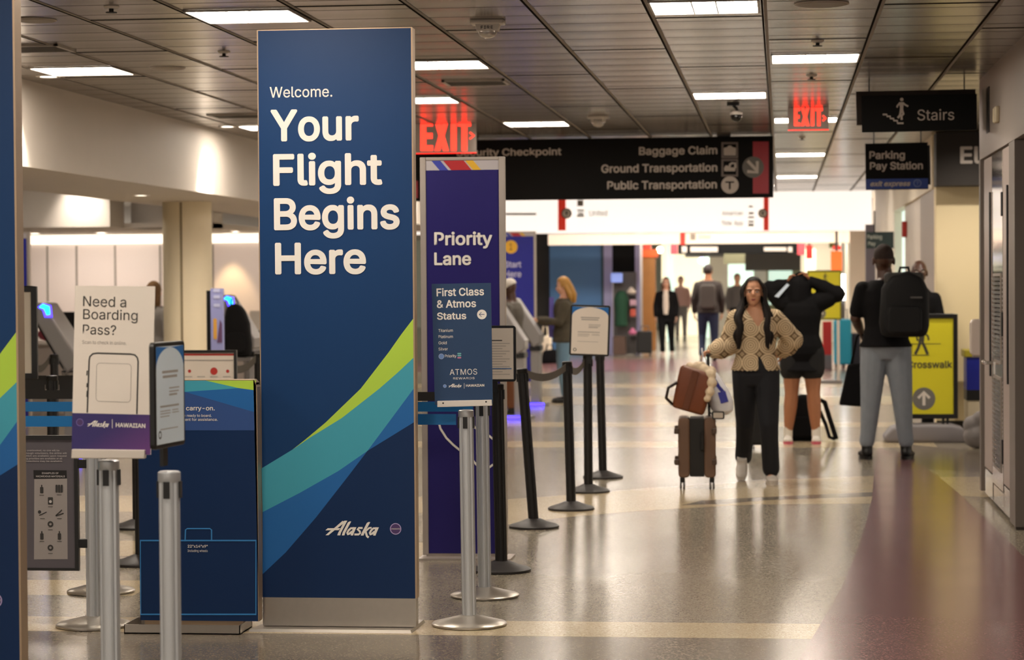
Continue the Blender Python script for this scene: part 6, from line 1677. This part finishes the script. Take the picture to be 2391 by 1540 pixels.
shelf_for(goods(1478, 730, 12, 18, yg+.02, mat('toy_red', 'c85a4a', rough=.7), 'gift_box', 'red box on the shop rack beside the green jacket', 'box'), .045)
shelf_for(goods(1477, 776, 20, 22, yg+.02, mat('toy_rose', 'd87aa0', rough=.7), 'soft_toy', 'rose pink soft toy low on the shop rack', 'toy', 'hat'), .08)
goods(1447, 806, 30, 44, yg-.05, mat('goods_brown', '5f4a40', rough=.8), 'bag_stack', 'brown bag at the bottom of the shop rack', 'bag')
for px, w_, h_, yy, m_, nm, lb in ((1272, 34, 62, 46.0, mat('cream_canvas', 'd9cdb4', rough=.8), 'canvas_bag', 'cream canvas bag in the distance between the kiosk and the blonde woman'), (1282, 40, 34, 44.6, M_BLKC, 'duffel_bag', 'black bag on the floor in the distance beside the blonde woman')):
    q = at(px, yy); k = yy/FPX; t = thing(nm, lb, 'bag', q); b = MB(); b.prism([(-w_*k*.5,.003),(w_*k*.5,.003),(w_*k*.42,h_*k),(-w_*k*.36,h_*k*.9)], -.12, .12); b.build('sack', m_, t, bevel=.04, seg=3, smooth='all')
    g = MB(); g.tube([(-w_*k*.2,0,h_*k*.9),(-w_*k*.12,0,h_*k*1.3),(w_*k*.15,0,h_*k*1.3),(w_*k*.2,0,h_*k*.9)], .015); g.build('handle', m_, t, smooth=True)
# far hall shopfronts; their mint and cream glow is added to brighten it
M_MINT = mat('added_glow_mint', 'c8e4d6', rough=.5, emit=.8); M_CRM = mat('added_glow_cream', 'efe4c4', rough=.5, emit=.75); M_OLV = mat('hall_olive', '6d6a50', rough=.6); M_DKH = mat('hall_dark', '3c3a34', rough=.6)
for nm, a, b_, y, z0_, z1_, m in (('wall_shop_cream', 1545, 1640, 66, 0, 2.9, M_CRM), ('glow_panel_2', 1556, 1574, 60, 0, 2.6, M_MINT), ('glow_panel_3', 1642, 1656, 64, 0, 2.7, M_MINT), ('wall_shop_grey', 1656, 1700, 67, 0, 2.9, mat('hall_grey', 'a9a398', rough=.6)),
        ('glow_panel_4', 1700, 1760, 72, 1.3, 2.5, M_MINT), ('wall_shop_dark_2', 1700, 1800, 72.3, 0, 2.9, mat('hall_grey_2', '8a857c', rough=.6)), ('glow_panel_5', 1795, 1850, 62, .9, 2.25, M_MINT), ('wall_shop_dark_3', 1790, 1880, 63, 0, 2.9, M_OLV),
        ('glow_panel_6', 1880, 1905, 58, .8, 2.3, M_CRM), ('wall_shop_cream_2', 1870, 1945, 59, 0, 2.9, mat('hall_cream', 'd9d2c0', rough=.6)), ('wall_shop_pale', 1985, 2032, 43.5, 0, 2.9, mat('hall_pale_cream', 'e8dec8', rough=.6))):
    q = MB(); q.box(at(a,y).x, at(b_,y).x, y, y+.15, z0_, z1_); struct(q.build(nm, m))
for i, (a, b_, c, d, y) in enumerate(((1690,1790,600,616,58),(1740,1870,605,632,56),(1600,1700,596,600,59))):
    q = MB(); q.box(at(a,y).x, at(b_,y).x, y, y+.3, PY(a,d,y).z, 2.95); struct(q.build('beam_far_%d' % (i+1), (M_OLV, M_DKH, M_DKH)[i]))
def lamp(px, py, r, y, m, label, name='globe_lamp'):
    O = PY(px, py, y); t = thing(name, label, 'lamp', O); e = MB(); e.ell((0,0,0),(r,r,r)); e.build('globe', m, t, smooth='all'); g = MB(); g.tube([(0,0,r*.9),(0,0,2.95-O.z)], .01); g.build('cord', M_BLACK, t)
lamp(1541, 583, .07, 53, mat('lamp_warm', 'fff6d0', rough=.5, emit=14), 'bright hanging lamp beside the orange pillar top')
lamp(1638, 608, .07, 54, mat('lamp_blue', 'b8b0ff', rough=.5, emit=7), 'pale blue hanging lamp above the head of the man walking away')
# shop signs on the right side of the hall
def flat(px0, px1, py0, py1, y, m, name, label, cat, hang=True):
    O = PY((px0+px1)/2, (py0+py1)/2, y); fr = Fr(O); a = fr.uv(px0, py1); b_ = fr.uv(px1, py0); t = thing(name, label, cat, O)
    MB().box(a[0],b_[0],-.03,.03,a[1],b_[1]).build('panel', m, t, bevel=.005)
    if hang: g = MB(); g.box(-.02,.02,-.01,.01,b_[1],2.95-O.z); g.build('hanger', M_WHEEL, t)
    return t, fr, a, b_
M_ORG = mat('lit_orange', 'ff7a38', rough=.5, emit=.7); M_RED2 = mat('lit_red', 'f04a44', rough=.5, emit=.5)
flat(1940, 1966, 586, 632, 44, M_ORG, 'shop_sign', 'orange lit shop sign above the farther crosswalk sign', 'sign')
flat(1944, 1964, 573, 583, 44.5, M_RED2, 'shop_sign', 'small red lit sign just over the orange shop sign', 'sign')
flat(1882, 1897, 572, 604, 49, M_RED2, 'shop_sign', 'pinkish red lit sign at the right end of the far black sign', 'sign')
flat(1936, 1950, 562, 578, 47.9, mat('sign_olive', '6f7a2c', rough=.5), 'shop_sign', 'small olive sign left of the orange shop sign', 'sign')
O = PY(2042, 560, 33.0); fr = Fr(O)
t = thing('blade_sign', 'small dark blade sign with pale words behind the head of the backpack man', 'sign', O)
a = fr.uv(2022, 580); b_ = fr.uv(2061, 541); MB().box(a[0], b_[0]+.15, -.03, .03, a[1], b_[1]).build('panel', mat('blade_dark', '1f2624', rough=.5), t)
L = MB(); fr_text(L, fr, 'Parking', 2025, 2059, 558, 548, y=-.032, weight=.02); fr_text(L, fr, 'Pay', 2027, 2044, 573, 564, y=-.032, weight=.02); L.build('lettering', M_SGREY, t)
g = MB(); g.box(-.01,.01,-.01,.01,b_[1],2.5-O.z+.02); g.build('hanger', M_BLACK, t)
q = MB(); q.box(at(2022,34).x, at(2044,34).x, 34, 34.2, 0, 2.35); struct(q.build('wall_right_return', mat('return_mauve', '6b6470', rough=.6)))
# luggage display
yl = 41.5
t = thing('suitcase', 'bright turquoise suitcase standing in the luggage shop', 'suitcase', at(1967, yl)); k = yl/FPX
zb = PY(1967,826,yl).z; MB().prism(rrect(-20*k,20*k,.08,PY(1967,744,yl).z,.05), -.15, .15).build('shell', mat('turquoise_shell', '20a8cc', rough=.35), t, bevel=.04, seg=3)
g = MB(); g.tube([(-.08,.05,PY(1967,744,yl).z-.02),(-.08,.05,PY(1967,735,yl).z+.1),(.08,.05,PY(1967,735,yl).z+.1),(.08,.05,PY(1967,744,yl).z-.02)], .012); g.build('pull_handle', M_WHEEL, t, smooth=True); wheels(t, 38*k, .28)
t, fr, a, b_ = flat(1921, 1942, 750, 828, yl+.3, mat('display_red', 'd8302c', rough=.5), 'display_stand', 'red upright display stand beside the turquoise suitcase', 'display', False)
t.location.z = t.location.z; g = MB(); g.box(a[0], b_[0], -.1, .1, a[1]-max(0, t.location.z+a[1]), a[1]); g.build('base', M_GREYB, t)
t = thing('suitcase', 'dark navy suitcase right of the turquoise one', 'suitcase', at(1996, yl+.3)); MB().prism(rrect(-.09,.09,.07,.62,.04), -.12, .12).build('shell', mat('navy_shell', '1d2338', rough=.4), t, bevel=.03, seg=3); wheels(t, .18, .22)
t = thing('tube_light', 'upright white tube light beside the farther crosswalk sign', 'lamp', at(1969, 42.5)); MB().tube([(0,0,PY(1969,700,42.5).z),(0,0,PY(1969,640,42.5).z)], .035, 14).build('tube', mat('tube_white', 'ffffff', emit=7), t); MB().box(-.03,.03,.04,.08,0,PY(1969,640,42.5).z).build('holder', M_WHEEL, t)
